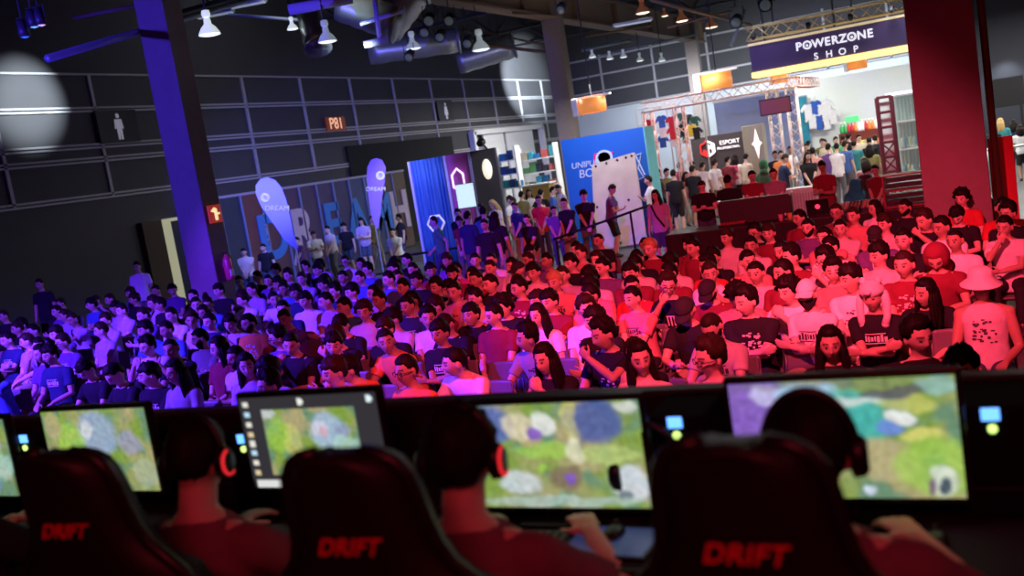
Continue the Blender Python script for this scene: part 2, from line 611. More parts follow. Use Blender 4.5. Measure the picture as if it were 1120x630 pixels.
def make_hair():
    H = {}
    m = MB(); hair_blob(m, 0.013, 0.58, 0.16, -0.42, 0.25, 0.0, 0.010, seed=1); H['short'] = m
    m = MB(); hair_blob(m, 0.020, 0.46, 0.05, -0.5, 0.5, 0.10, 0.018, seed=2); H['messy'] = m
    m = MB(); hair_blob(m, 0.018, 0.66, 0.10, -0.45, 0.35, 0.0, 0.034, seed=3); H['quiff'] = m
    m = MB(); hair_blob(m, 0.006, 0.60, 0.16, -0.40, 0.1, 0.0, 0.002, seed=4); H['buzz'] = m
    m = MB(); hair_blob(m, 0.034, 0.50, -0.05, -0.6, 0.8, 0.06, 0.016, seed=5); H['curly'] = m
    m = MB(); hair_blob(m, 0.020, 0.62, -0.15, -0.7, 0.25, 0.0, 0.010, seed=6)
    for k in range(15):
        a = -2.05 + 4.1 * k / 14                # around the back
        d = Vector((math.sin(a), math.cos(a), 0))
        r = 0.085
        pts = [Vector((d.x * 0.072, 0.02 + d.y * 0.075, 0.03)), Vector((d.x * r, 0.02 + d.y * 0.088, -0.06)),
               Vector((d.x * r * 1.12, 0.025 + d.y * 0.095, -0.15)), Vector((d.x * 0.105 + 0.008 * math.sin(k * 2.3), 0.02 + d.y * 0.095, -0.25)), Vector((d.x * 0.09, 0.01 + d.y * 0.085, -0.33 - 0.02 * math.sin(k * 1.7)))]
        m.tube(pts, [0.022, 0.027, 0.027, 0.022, 0.006], 8)
    H['long'] = m
    m = MB(); hair_blob(m, 0.018, 0.60, 0.02, -0.5, 0.2, 0.0, 0.008, seed=8); m.ball((0, 0.115, 0.05), (0.042, 0.04, 0.042)); H['bun'] = m
    out = {k: v.mesh('hair', None, True) for k, v in H.items()}
    # cap with peak
    m = MB()

    def capf(d):
        p = head_pt(d)
        w = sstep(0.16, 0.30, d.z)
        return p + d * (0.016 * w - 0.014 * (1 - w))
    sph_blob(m, capf)
    rows = []
    for r in (0.0, 0.4, 0.75, 1.0):
        for dz in (0,):
            rows.append(r)
    top, bot = [], []
    N_ = 13
    for j, r in enumerate(rows):
        tr_, br_ = [], []
        for i in range(N_):
            a = -1.05 + 2.1 * i / (N_ - 1)
            L = 0.085 * r * math.cos(a * 0.75)
            x = math.sin(a) * (0.080 + 0.004 * r)
            y = -math.cos(a) * 0.092 - L
            z = 0.036 - 0.018 * r - 0.016 * math.sin(abs(a)) * (0.5 + r)
            tr_.append(m.bm.verts.new((x, y, z + 0.004)))
            br_.append(m.bm.verts.new((x, y, z - 0.004)))
        top.append(tr_); bot.append(br_)
    for j in range(len(rows) - 1):
        for i in range(N_ - 1):
            m.bm.faces.new((top[j][i], top[j][i + 1], top[j + 1][i + 1], top[j + 1][i]))
            m.bm.faces.new((bot[j][i], bot[j + 1][i], bot[j + 1][i + 1], bot[j][i + 1]))
    j = len(rows) - 1
    for i in range(N_ - 1):
        m.bm.faces.new((top[j][i], top[j][i + 1], bot[j][i + 1], bot[j][i]))
    out['cap'] = m.mesh('cap', None, True)
    # bucket hat
    m = MB()
    m.lathe([(0.001, 0.135), (0.055, 0.132), (0.082, 0.115), (0.090, 0.075), (0.096, 0.045), (0.150, 0.005), (0.152, 0.000), (0.094, 0.034), (0.088, 0.02)], (0, 0.004, 0), 28, Matrix.Diagonal((1.0, 1.12, 1.0, 1)))
    out['hat'] = m.mesh('bucket_hat', None, True)
    # hood
    m = MB()

    def hoodf(d):
        p = head_pt(d)
        a = abs(math.atan2(d.x, -d.y)) / PI
        face = (1 - sstep(0.20, 0.30, a)) * (1 - sstep(0.45, 0.62, d.z))
        k = 1 - face
        return p * (1 + 0.0) + d * (0.035 * k - 0.014 * face) + Vector((0, 0.02 * k, -0.02 * k * max(0, -d.z)))
    sph_blob(m, hoodf)
    m.tube([(0, 0.05, -0.10), (0, 0.06, -0.19)], [0.085, 0.12], 16)
    out['hood'] = m.mesh('hood', None, True)
    # plush animal hat with hanging ear flaps
    m = MB()

    def anf(d):
        p = head_pt(d)
        w = sstep(0.12, 0.26, d.z + 0.25 * max(0, d.y))
        return p + d * (0.034 * w - 0.014 * (1 - w))
    sph_blob(m, anf)
    for s in (-1, 1):
        m.limb([(s * 0.095, 0.0, 0.03), (s * 0.108, -0.01, -0.06), (s * 0.105, -0.03, -0.16), (s * 0.09, -0.045, -0.22)], [0.030, 0.034, 0.030, 0.034], 10)
        m.ball((s * 0.062, -0.01, 0.138), (0.03, 0.02, 0.034))
    m.ball((0, -0.125, 0.065), (0.036, 0.026, 0.024))
    out['plush'] = m.mesh('animal_hat', None, True)
    # face scarf
    m = MB()

    def scf(d):
        p = head_pt(d)
        w = (1 - sstep(-0.30, -0.18, d.z))
        return p + d * (0.012 * w - 0.012 * (1 - w))
    sph_blob(m, scf)
    out['scarf'] = m.mesh('face_scarf', None, True)
    # beard
    m = MB()

    def bdf(d):
        p = head_pt(d)
        a = abs(math.atan2(d.x, -d.y)) / PI
        w = (1 - sstep(-0.52, -0.38, d.z - 0.45 * sstep(0.12, 0.42, a))) * (1 - sstep(0.46, 0.58, a))
        lip = math.exp(-(p.x / 0.02) ** 2 - ((p.z + 0.066) / 0.010) ** 2)
        return p + d * ((0.009 + 0.003 * noise.noise(d * 12)) * w * (1 - lip) - 0.010 * (1 - w) - 0.01 * lip)
    sph_blob(m, bdf)
    out['beard'] = m.mesh('beard', None, True)
    # glasses
    m = MB()
    for s in (-1, 1):
        pts = []
        for k in range(15):
            a = 2 * PI * k / 14
            pts.append((s * 0.032 + 0.024 * math.cos(a), -0.106 + 0.010 * (abs(0.032 + s * 0.024 * math.cos(a)) / 0.06) ** 2, -0.004 + 0.018 * math.sin(a)))
        m.tube(pts, 0.0028, 6)
        m.tube([(s * 0.056, -0.098, 0.003), (s * 0.082, -0.05, 0.002), (s * 0.085, 0.01, -0.004)], 0.0028, 6)
    m.tube([(-0.009, -0.109, 0.002), (0.009, -0.109, 0.002)], 0.0028, 6)
    out['glasses'] = m.mesh('glasses', None, True)
    # over-ear headset
    m = MB()
    pts = []
    for k in range(17):
        a = PI * k / 16
        pts.append((0.098 * math.cos(a), 0.008, 0.0 + 0.137 * math.sin(a)))
    m.tube(pts, 0.0105, 10)
    for s in (-1, 1):
        m.lathe([(0.001, 0.022), (0.030, 0.022), (0.040, 0.012), (0.042, -0.010), (0.034, -0.016), (0.001, -0.016)], (s * 0.097, 0.010, -0.012), 20, Matrix.Rotation(s * PI / 2, 4, 'Y') @ Matrix.Diagonal((1.15, 0.9, 1, 1)))
    out['headset'] = m.mesh('headset', None, True)
    m = MB()
    for s in (-1, 1):
        pts = []
        for k in range(12):
            a = -2.2 + 3.6 * k / 11
            pts.append((s * 0.116, 0.010 + 0.030 * math.cos(a), -0.012 + 0.036 * math.sin(a)))
        m.tube(pts, 0.005, 8)
        out['ear_ring%d' % s] = m.mesh('ear_cup_light', None, True)
        m = MB()
    return out


HAIR = make_hair()

SHIRTS = {
    'w': ('white', (0.78, 0.78, 0.80)), 'p': ('pale', (0.62, 0.56, 0.56)), 'g': ('grey', (0.32, 0.32, 0.34)), 'k': ('black', (0.018, 0.018, 0.022)),
    'n': ('navy', (0.03, 0.045, 0.10)), 'r': ('maroon', (0.22, 0.03, 0.05)), 'b': ('blue', (0.08, 0.17, 0.45)), 'o': ('orange', (0.75, 0.25, 0.08)),
    'y': ('olive', (0.22, 0.20, 0.08)), 'l': ('lilac', (0.46, 0.36, 0.58)), 't': ('teal', (0.04, 0.20, 0.22)), 'v': ('purple', (0.16, 0.08, 0.28)),
    's': ('salmon', (0.60, 0.26, 0.24)), 'e': ('green', (0.08, 0.34, 0.16)), 'c': ('cream', (0.62, 0.55, 0.42)), 'd': ('red', (0.55, 0.04, 0.05)), 'R': ('rose', (0.20, 0.09, 0.12)),
}
SHIRT_M = {k: mat('shirt fabric ' + v[0], v[1], 0.9, noise_amt=0.16, nscale=16, spec=0.15) for k, v in SHIRTS.items()}
LOWER_M = [mat('trouser denim', (0.05, 0.07, 0.13), 0.9, nscale=40), mat('trouser black', (0.02, 0.02, 0.022), 0.9), mat('trouser khaki', (0.36, 0.29, 0.19), 0.9), mat('trouser grey', (0.14, 0.14, 0.15), 0.9)]
SKIN_M = [skin_mat('skin fair', (0.66, 0.45, 0.36)), skin_mat('skin medium', (0.56, 0.36, 0.27)), skin_mat('skin tan', (0.42, 0.26, 0.18)), skin_mat('skin brown', (0.22, 0.12, 0.08))]
HAIR_M = {'dark': mat('hair dark', (0.010, 0.007, 0.006), 0.6, noise_amt=0.3, nscale=60, spec=0.12), 'brown': mat('hair brown', (0.028, 0.016, 0.010), 0.6, noise_amt=0.3, nscale=60, spec=0.12), 'blond': mat('hair blond', (0.42, 0.27, 0.10), 0.55, noise_amt=0.25, nscale=60), 'grey': mat('hair grey', (0.3, 0.29, 0.28), 0.6)}
CLOTH_PALE = mat('pale cotton', (0.75, 0.72, 0.70), 0.9, nscale=25)
CLOTH_DARK = mat('dark cotton', (0.02, 0.02, 0.022), 0.9)
PLASTIC_K = mat('black plastic', (0.012, 0.012, 0.013), 0.35)
PRINT_M = mat('shirt print ink', (0.72, 0.68, 0.66), 0.8)
PRINT_D = mat('dark shirt print ink', (0.06, 0.05, 0.07), 0.8)


def print_mesh(v, kind):
    """ink lying on the chest of a shirt: short bars and blobs hugging its front."""
    c, f, u = v['chest']
    from mathutils.bvhtree import BVHTree
    me = v['shirt']
    tree = BVHTree.FromPolygons([w.co for w in me.vertices], [tuple(p.vertices) for p in me.polygons])
    bm = bmesh.new()
    r = random.Random(kind)

    def patch(x0, x1, z0, z1):
        n = max(2, int(abs(x1 - x0) / 0.02) + 1)
        g = []
        for j in range(3):
            row = []
            for i in range(n):
                p = c + Vector((x0 + (x1 - x0) * i / (n - 1), 0, 0)) + u * (z0 + (z1 - z0) * j / 2) + f * 0.4
                hit = tree.ray_cast(p, -f)
                if hit[0] is None:
                    return
                row.append(bm.verts.new(hit[0] + f * 0.004))
            g.append(row)
        for j in range(2):
            for i in range(n - 1):
                bm.faces.new((g[j][i], g[j][i + 1], g[j + 1][i + 1], g[j + 1][i]))
    if kind == 1:
        x = -0.085
        while x < 0.075:
            w = r.uniform(0.012, 0.026)
            patch(x, x + w, -0.03 + r.uniform(-0.006, 0.006), 0.02 + r.uniform(-0.01, 0.01))
            x += w + 0.008
        patch(-0.09, 0.09, -0.05, -0.042)
        patch(-0.085, 0.085, 0.034, 0.042)
    elif kind == 2:
        for k in range(26):
            x, z = r.uniform(-0.09, 0.08), r.uniform(-0.12, 0.07)
            patch(x, x + r.uniform(0.012, 0.035), z, z + r.uniform(0.008, 0.022))
    else:
        patch(-0.045, -0.030, -0.07, 0.03); patch(-0.008, 0.007, -0.07, 0.03); patch(0.030, 0.045, -0.07, 0.03)
        patch(-0.055, 0.05, 0.03, 0.042)
    out = bpy.data.meshes.new('shirt_print')
    bm.to_mesh(out)
    bm.free()
    return out


PRINTS = {}


def put_person(key, x, y, z, rz, shirt, lower, skin, hair, hairm, extras='', mirror=False, sx=1.0, sz=1.0, label='', group=None, cat='person', fine=True):
    v = VARIANTS[key]
    M = Matrix.Translation((x, y, z)) @ Matrix.Rotation(rz, 4, 'Z') @ Matrix.Diagonal(((-1 if mirror else 1) * sx, 1.0 * (0.5 + 0.5 * sx), sz, 1))
    o = inst('person', v['body'], SKIN_M[skin])
    o.matrix_world = M
    tag(o, label, cat, group)
    inst('shirt', v['shirt'], SHIRT_M[shirt], o)
    inst('shorts' if v['shorts'] else 'trousers', v['trousers'], lower, o)
    HM = v['head']
    if hair in ('cap', 'hat', 'hood', 'plush'):
        inst({'cap': 'cap', 'hat': 'bucket_hat', 'hood': 'hood', 'plush': 'animal_hat'}[hair], HAIR[hair], hairm, o, HM)
    elif hair:
        inst('hair', HAIR[hair], hairm, o, HM)
    if 'e' in extras:
        inst('beard', HAIR['beard'], HAIR_M['dark'], o, HM)
    if 'g' in extras:
        inst('glasses', HAIR['glasses'], PLASTIC_K, o, HM)
    if 'f' in extras:
        inst('face_scarf', HAIR['scarf'], CLOTH_DARK, o, HM)
    if 'h' in extras:
        hs = inst('headset', HAIR['headset'], PLASTIC_K, o, HM)
        if 'r' in extras:
            for s in (-1,):
                inst('ear_cup_light', HAIR['ear_ring%d' % s], mat('headset red trim', (0.7, 0.02, 0.03), 0.4, emit=(1, 0.03, 0.04), es=0.7), hs)
    for k in '123':
        if k in extras:
            pk = (key, k)
            if pk not in PRINTS:
                PRINTS[pk] = print_mesh(v, int(k))
            if len(PRINTS[pk].polygons):
                inst('shirt_print', PRINTS[pk], PRINT_D if shirt in 'wpclgs' else PRINT_M, o)
    return o
# ------------------------------------------------------------------ pose library
FS, FB = [(-0.13, -0.38, 0.085), (0.13, -0.38, 0.085)], [(-0.15, -0.30, 0.085), (0.13, -0.36, 0.085)]


def build_variants():
    # hands on thighs
    make_person('k0', lean=4, yaw=-12, pitch=4, hands=[(-0.12, -0.27, 0.635), (0.12, -0.25, 0.635)], palms=[(0, 0, -1), (0, 0, -1)], curl=0.35)
    make_person('k1', lean=-4, yaw=-32, pitch=6, tilt=4, hands=[(-0.08, -0.22, 0.63), (0.05, -0.25, 0.645)], palms=[(0.3, 0, -1), (-0.3, 0, -1)], curl=0.5, shorts=True, feet=FB)
    make_person('k9', lean=2, yaw=-20, pitch=6, hands=[(-0.14, -0.25, 0.635), (0.13, -0.25, 0.635)], curl=0.4, shorts=True, sleeve=0)
    # arms crossed
    make_person('c0', lean=3, yaw=-8, pitch=3, hands=[(0.10, -0.235, 0.80), (-0.09, -0.25, 0.775)], poles=[(-0.8, 0.25, -0.7), (0.8, 0.25, -0.7)], palms=[(0, 1, 0.2), (0, 1, 0.2)], curl=0.3, shorts=True)
    make_person('c1', lean=6, yaw=-35, pitch=5, tilt=-4, hands=[(0.11, -0.25, 0.78), (-0.08, -0.265, 0.755)], poles=[(-0.8, 0.25, -0.7), (0.8, 0.25, -0.7)], palms=[(0, 1, 0.2), (0, 1, 0.2)], curl=0.3)
    # hand on chin, the other arm across
    make_person('t0', lean=10, yaw=-15, pitch=8, tilt=6, hands=[(-0.035, -0.345, 1.065), (-0.06, -0.33, 0.72)], poles=[(-0.35, -0.5, -0.8), (0.8, 0.1, -0.6)], palms=[(0.2, 1, 0.2), (0, 0.6, 0.4)], curl=1.1)
    make_person('t1', lean=14, yaw=-30, pitch=10, tilt=-6, hands=[(-0.04, -0.34, 0.70), (-0.02, -0.375, 1.045)], poles=[(-0.8, 0.1, -0.6), (0.35, -0.5, -0.8)], palms=[(0, 0.6, 0.4), (-0.2, 1, 0.2)], curl=1.1, shorts=True)
    # leaning on the knees, hands clasped
    make_person('l0', lean=30, yaw=-14, pitch=-4, hands=[(-0.03, -0.50, 0.60), (0.03, -0.50, 0.61)], poles=[(-0.7, -0.1, -0.4), (0.7, -0.1, -0.4)], palms=[(1, 0, 0), (-1, 0, 0)], curl=0.8)
    make_person('l1', lean=24, yaw=-40, pitch=2, tilt=5, hands=[(-0.10, -0.42, 0.62), (0.06, -0.45, 0.62)], poles=[(-0.7, -0.1, -0.4), (0.7, -0.1, -0.4)], palms=[(0.5, 0, -1), (-0.5, 0, -1)], curl=0.5, feet=FB)
    # head bowed over a phone
    make_person('d0', lean=16, yaw=-4, pitch=36, hands=[(-0.055, -0.40, 0.70), (0.055, -0.40, 0.70)], poles=[(-0.7, 0.1, -0.6), (0.7, 0.1, -0.6)], palms=[(0.4, 0, 1), (-0.4, 0, 1)], curl=0.9)
    # both hands at the mouth
    make_person('h0', lean=16, yaw=-16, pitch=6, hands=[(-0.075, -0.37, 0.99), (0.02, -0.385, 0.985)], poles=[(-0.5, -0.3, -0.9), (0.5, -0.3, -0.9)], palms=[(0.5, 0.8, 0.2), (-0.5, 0.8, 0.2)], curl=0.9, shorts=True)
    # leaning back
    make_person('r0', lean=-7, yaw=10, pitch=6, tilt=-3, hands=[(-0.06, -0.20, 0.62), (0.05, -0.22, 0.625)], palms=[(0.4, 0, -1), (-0.4, 0, -1)], curl=0.6, feet=FB)
    # standing figures
    make_person('s0', sit=False, lean=1, yaw=-10, pitch=6, hands=[(-0.26, -0.06, 0.84), (0.26, -0.05, 0.84)], poles=[(-0.5, 1, 0), (0.5, 1, 0)], palms=[(1, 0, 0), (-1, 0, 0)], curl=0.4, shorts=True, voxel=0.009)
    make_person('x0', sit=False, lean=3, yaw=15, pitch=14, hands=[(-0.03, -0.24, 0.90), (0.03, -0.25, 0.88)], poles=[(-0.7, 0.5, -0.3), (0.7, 0.5, -0.3)], palms=[(0.3, 1, 0), (-0.3, 1, 0)], curl=0.6, voxel=0.009)
    make_person('p0', sit=False, lean=8, yaw=0, pitch=32, hands=[(-0.05, -0.34, 1.12), (0.05, -0.34, 1.12)], poles=[(-0.6, 0.3, -0.8), (0.6, 0.3, -0.8)], palms=[(0.5, 0, 0.8), (-0.5, 0, 0.8)], curl=0.9, shorts=True, voxel=0.009)
    make_person('w0', sit=False, lean=4, yaw=5, pitch=4, hands=[(-0.24, -0.25, 0.92), (0.25, 0.12, 0.88)], poles=[(-0.4, 1, -0.2), (0.4, 1, -0.2)], palms=[(1, 0, 0), (-1, 0, 0)], curl=0.5, feet=[(-0.09, 0.26, 0.12), (0.09, -0.26, 0.085)], hipz=0.90, voxel=0.009)
    make_person('a0', sit=False, lean=-2, yaw=-25, pitch=0, hands=[(-0.10, -0.30, 1.25), (0.25, -0.06, 0.84)], poles=[(-0.6, 0.3, -0.8), (0.5, 1, 0)], palms=[(0.7, 0.3, 0.2), (-1, 0, 0)], curl=0.9, shorts=True, voxel=0.009)
    # the players, hands on keyboard and mouse
    make_person('gamer', lean=1, yaw=4, pitch=6, hands=[(-0.17, -0.33, 0.875), (0.22, -0.33, 0.875)], poles=[(-0.7, 0.2, -0.6), (0.7, 0.2, -0.6)], palms=[(0, 0, -1), (0, 0, -1)], curl=0.35, voxel=0.0058, sleeve=0.75)


build_variants()

# ------------------------------------------------------------------ the seated audience
# head position in the photograph, pose, shirt, hair, marks
AUD = """
35 354 k0 l m|58 348 k1 l s|67 340 c0 v s|83 349 t0 l s|96 334 c1 b m|105 329 k0 n s|113 352 c0 l q|126 326 t1 l s|138 322 k0 v m|4 346 c0 k s
67 332 k0 k s|147 327 k1 k m|141 338 c0 l s|167 332 t0 l q|173 318 k0 r s|193 316 k1 v m|203 326 c0 l s|214 313 c1 w m|217 333 k1 v s
220 343 k0 b l|193 344 c0 w s|190 356 c1 p q|246 329 c1 b s|259 330 t0 w q|252 354 h0 l m|267 355 k0 o s e|276 317 k0 l s
302 295 k1 k m|316 301 k0 v q|334 291 k1 v s|337 304 c0 l s|357 289 c1 l m|371 287 k0 w s g|362 307 l0 b m|367 319 k0 n q|392 304 k0 b s|405 295 k1 b q|417 291 c0 k m
294 307 k0 v s|283 303 k1 k s|306 310 t0 l m|304 326 l1 w s|323 319 c0 n m|338 328 k0 w m|349 331 c1 l s|389 334 c1 t s|407 341 k0 p y|412 320 k1 l u|393 351 d0 k m|311 349 t0 v s
430 293 c1 v m|457 294 k0 n s|438 303 t0 l s|429 305 k1 b s|472 296 k1 r m|494 296 k1 d u|504 297 c0 r m e|445 314 k0 k s|476 314 c0 k q|491 315 c1 l m|510 330 t0 p s|444 331 k1 l s g|424 328 c0 k s|435 345 k1 p m|466 348 c1 w q
543 335 t1 k y|504 351 d0 k s|556 314 k0 r s|552 298 k1 k C|537 287 c0 w u|546 290 k0 l s
10 399 t0 b l|27 393 k0 v l|33 372 k1 l s|52 388 k0 n m|44 378 t1 l s|68 374 k1 v s g|95 404 d0 k m|133 409 d0 k s|38 362 c0 b s|111 361 k1 l s|62 365 h0 v m|172 358 k0 b m|22 358 k1 k s|8 372 c0 n s
162 379 h0 p q|191 380 t0 k u|226 369 c1 g s e|159 409 c1 k m|208 402 k0 g l|246 393 c0 p s e1|261 377 k1 r l|278 402 k1 l l|192 357 k0 b s
293 374 k1 v q g|329 374 t1 k s|364 371 t1 k m g|391 367 c1 n m1|285 404 k1 l m|302 418 k1 k q|360 406 k1 w m|378 405 l1 o m|411 365 k0 k m
439 368 l1 o s|445 405 c0 o s g|498 396 l1 w s|594 366 l1 g q|658 363 t1 k q2|596 393 h0 k l|694 390 h0 k l|569 288 k0 w s|580 276 k1 v m|593 285 c1 v s|614 277 k0 k s|625 287 c0 k m|635 277 k1 s s|655 263 k0 k u1|608 303 c0 l s
631 308 k0 p m g|655 292 k1 v s|675 303 c0 r m1|583 314 k0 s m*|572 336 l0 k m|612 339 k0 w l|644 333 k1 w q g|563 315 k1 r s|510 308 k0 r s|546 338 l0 k m|567 287 k1 v s|524 300 k0 k s
706 269 c0 k s|720 273 k0 r q*|761 269 k0 r s|789 260 k1 p m|813 271 c0 p s|831 256 k0 k q g|738 288 k0 p m|717 302 k1 r s|755 293 k1 d q|794 297 t0 w s|827 301 k0 p s|729 314 t1 k q g3|809 317 d0 s y|830 323 c1 k q2|780 318 d0 r C e|692 312 k1 d s
779 357 d0 p u e|770 334 d0 k C|762 391 k1 l q g|714 389 k1 p l|873 251 c0 v s e|877 238 k1 r s|915 232 k0 r s g|918 250 c0 p s|956 228 k1 w l|960 259 c0 v C 3f|853 278 k0 k s e|867 283 c1 r q|902 259 c0 s s|896 272 k1 w s|905 284 t1 p q g|922 307 c1 w m
894 316 c0 w c 1f|855 319 h0 w y|953 320 c0 k A 1|915 376 k0 k l|973 244 k1 p m|989 227 k1 k s e|1007 241 t1 k q|1059 235 d0 k m|1052 217 k0 d y|1043 263 k0 w u|1083 228 k0 d s|1102 233 k1 k q|1099 247 t0 w s|1022 283 d0 r O
991 320 l1 k l|997 369 k1 k q|1073 311 k9 p H 2|1052 403 k0 k m|933 236 k0 s s|985 262 c0 k s|1030 248 k1 w s
530 316 c1 k s|590 300 c0 p m|663 322 k1 s s|690 282 k0 k s|742 270 k1 r m|668 283 c0 n s|845 252 k0 r m|808 290 k1 s s|770 285 c0 k m|850 300 k1 r s|880 300 c0 s q|935 280 k1 p m|985 295 c0 r s
157 345 c0 v s|125 338 k0 l m|230 352 k0 n s|178 332 c1 k m|238 318 k0 k m|262 308 k1 v s|297 321 c0 b s|350 312 k1 v m|322 336 k0 n s|378 303 c0 k s|345 296 k0 n m|383 319 k1 v m|455 306 c0 k m|465 328 k0 n s|487 332 c1 r m|395 289 k0 l s
520 285 k0 k s|484 286 c0 v m|443 285 k1 n s|506 318 c0 s s|530 340 k1 r s|477 361 c0 k m|622 322 c0 r m|654 312 k0 s m|705 318 c0 s s|700 290 k1 p s|640 352 c1 k m
"""

POSE_WORDS = {'k': 'hands on lap', 'c': 'arms folded', 't': 'hand on chin', 'l': 'leaning forward', 'd': 'head bowed', 'h': 'hands at mouth', 'r': 'leaning back'}
HAIR_CODE = {'s': 'short', 'm': 'messy', 'q': 'quiff', 'u': 'buzz', 'y': 'curly', 'l': 'long', 'b': 'bun', 'c': 'cap', 'C': 'cap', 'H': 'hat', 'O': 'hood', 'A': 'plush'}
HAIR_WORDS = {'s': '', 'm': 'tousled', 'q': '', 'u': 'cropped', 'y': 'curly-haired', 'l': 'long-haired', 'c': 'pale-capped', 'C': 'dark-capped', 'H': 'bucket-hatted', 'O': 'hooded', 'A': 'animal-hatted'}
_ONES = 'zeroth first second third fourth fifth sixth seventh eighth ninth tenth eleventh twelfth thirteenth fourteenth fifteenth sixteenth seventeenth eighteenth nineteenth'.split()


def ordinal(n):
    if n < 20:
        return _ONES[n]
    t = {2: 'twent', 3: 'thirt', 4: 'fort'}[n // 10]
    return t + 'ieth' if n % 10 == 0 else t + 'y-' + _ONES[n % 10]


def parse_audience():
    out = []
    for line in AUD.strip().split('\n'):
        for it in line.split('|'):
            p = it.split()
            if len(p) < 5:
                continue
            hair = p[4]
            ex = (p[5] if len(p) > 5 else '') + ''.join(p[6:])
            hc = hair[0]
            ex += hair[1:].replace('*', '')
            out.append(dict(px=float(p[0]), py=float(p[1]), pose=p[2], shirt=p[3], hair=hc, blond='*' in hair, ex=ex))
    return out


def seat_audience():
    ppl = parse_audience()
    r = random.Random(11)
    for p in ppl:
        v = VARIANTS[p['pose']]
        p['mirror'] = r.random() < 0.22
        p['sz'] = r.uniform(1.01, 1.07)
        p['sx'] = r.uniform(1.0, 1.12) * (0.9 if p['hair'] == 'l' else 1)
        p['rz'] = R_(r.uniform(-14, 10)) - (R_(6) if p['px'] > 700 else 0)
        h = v['head'].translation.copy()
        h.x *= (-1 if p['mirror'] else 1) * p['sx']
        h.z *= p['sz']
        w = at_z(p['px'], p['py'], h.z)
        off = Matrix.Rotation(p['rz'], 4, 'Z') @ Vector((h.x, h.y, 0))
        p['x'], p['y'] = w.x - off.x, w.y - off.y
        p['x0'], p['y0'] = p['x'], p['y']
    # give everyone room: sitters may not share a seat
    for it in range(60):
        for i in range(len(ppl)):
            for j in range(i + 1, len(ppl)):
                a, b = ppl[i], ppl[j]
                dx, dy = b['x'] - a['x'], b['y'] - a['y']
                q = math.hypot(dx / 0.59, dy / 0.86)
                if q < 1:
                    k = (1 - q) * 0.25
                    sx = (dx / 0.59 / max(q, .05)) * k * 0.59 * 0.5
                    sy = (dy / 0.86 / max(q, .05)) * k * 0.86 * 0.5
                    a['x'] -= sx; b['x'] += sx; a['y'] -= sy; b['y'] += sy
        for p in ppl:
            p['x'] += (p['x0'] - p['x']) * 0.03
            p['y'] += (p['y0'] - p['y']) * 0.03
    # rows by distance from the stage, order within a row from the left
    ppl.sort(key=lambda p: p['y'] - 0.0 * p['x'])
    y0 = ppl[0]['y']
    rows = {}
    for p in ppl:
        p['row'] = int((p['y'] - y0) / 0.95) + 1
        rows.setdefault(p['row'], []).append(p)
    for n, row in rows.items():
        row.sort(key=lambda p: p['x'])
        for i, p in enumerate(row):
            p['col'] = i + 1
    return ppl


AUDIENCE = seat_audience()


def chair_parts(detail=True):
    """a stacking chair facing -Y: base at its middle on the floor."""
    seat = MB(); seat.box((0, -0.01, 0.39), (0.43, 0.43, 0.025), bev=0.010)
    back = MB()
    rows = []
    for z, dy in ((0.58, 0.0), (0.66, 0.012), (0.76, 0.02), (0.83, 0.03), (0.86, 0.034)):
        w = 0.205 if z < 0.84 else 0.185
        fr, bk = [], []
        for i in range(9):
            x = -w + 2 * w * i / 8
            y = 0.275 + dy + 0.03 * (1 - (x / w) ** 2)
            fr.append((x, y - 0.008, z))
            bk.append((x, y + 0.008, z))
        rows.append(fr + bk[::-1])
    back.loft(rows)
    legs = []
    for sx in (-1, 1):
        a = MB(); a.tube([(sx * 0.205, -0.20, 0.0), (sx * 0.20, -0.19, 0.385)], 0.011, 8); legs.append(a)
        b = MB(); b.tube([(sx * 0.215, 0.24, 0.0), (sx * 0.205, 0.21, 0.385), (sx * 0.20, 0.275, 0.6), (sx * 0.19, 0.312, 0.84)], 0.011, 8); legs.append(b)
    rail = MB()
    for sx in (-1, 1):
        rail.tube([(sx * 0.20, -0.19, 0.372), (sx * 0.205, 0.20, 0.372)], 0.010, 8)
    rail.tube([(-0.20, -0.19, 0.372), (0.20, -0.19, 0.372)], 0.010, 8)
    return seat, back, legs, rail


CH_PL = mat('chair shell plastic', (0.15, 0.13, 0.14), 0.45)
CH_MT = mat('chair tube metal', (0.10, 0.10, 0.105), 0.35, 0.6)


def make_chairs():
    s, b, l, rl = chair_parts()
    ms, mbk, mls, mr = s.mesh('seat', CH_PL, True), b.mesh('backrest', CH_PL, True), [q.mesh('leg', CH_MT, True) for q in l], rl.mesh('seat_rail', CH_MT, True)
    one = MB()
    s, b, l, rl = chair_parts()
    for q in [s, b, rl] + l:
        me = q.mesh('tmp')
        one.bm.from_mesh(me)
        bpy.data.meshes.remove(me)
    mone = one.mesh('audience_chair', CH_PL, True)

    def chair(x, y, rz, label, group, near):
        if near:
            t = empty('audience_chair', (x, y, 0), rz, label, 'chair', group)
            inst('seat', ms, CH_PL, t); inst('backrest', mbk, CH_PL, t); inst('seat_rail', mr, CH_MT, t)
            for q in mls:
                inst('leg', q, CH_MT, t)
            return t
        o = inst('audience_chair', mone, CH_PL)
        o.location = (x, y, 0)
        o.rotation_euler = (0, 0, rz)
        return tag(o, label, 'chair', group)
    return chair


CHAIR = make_chairs()


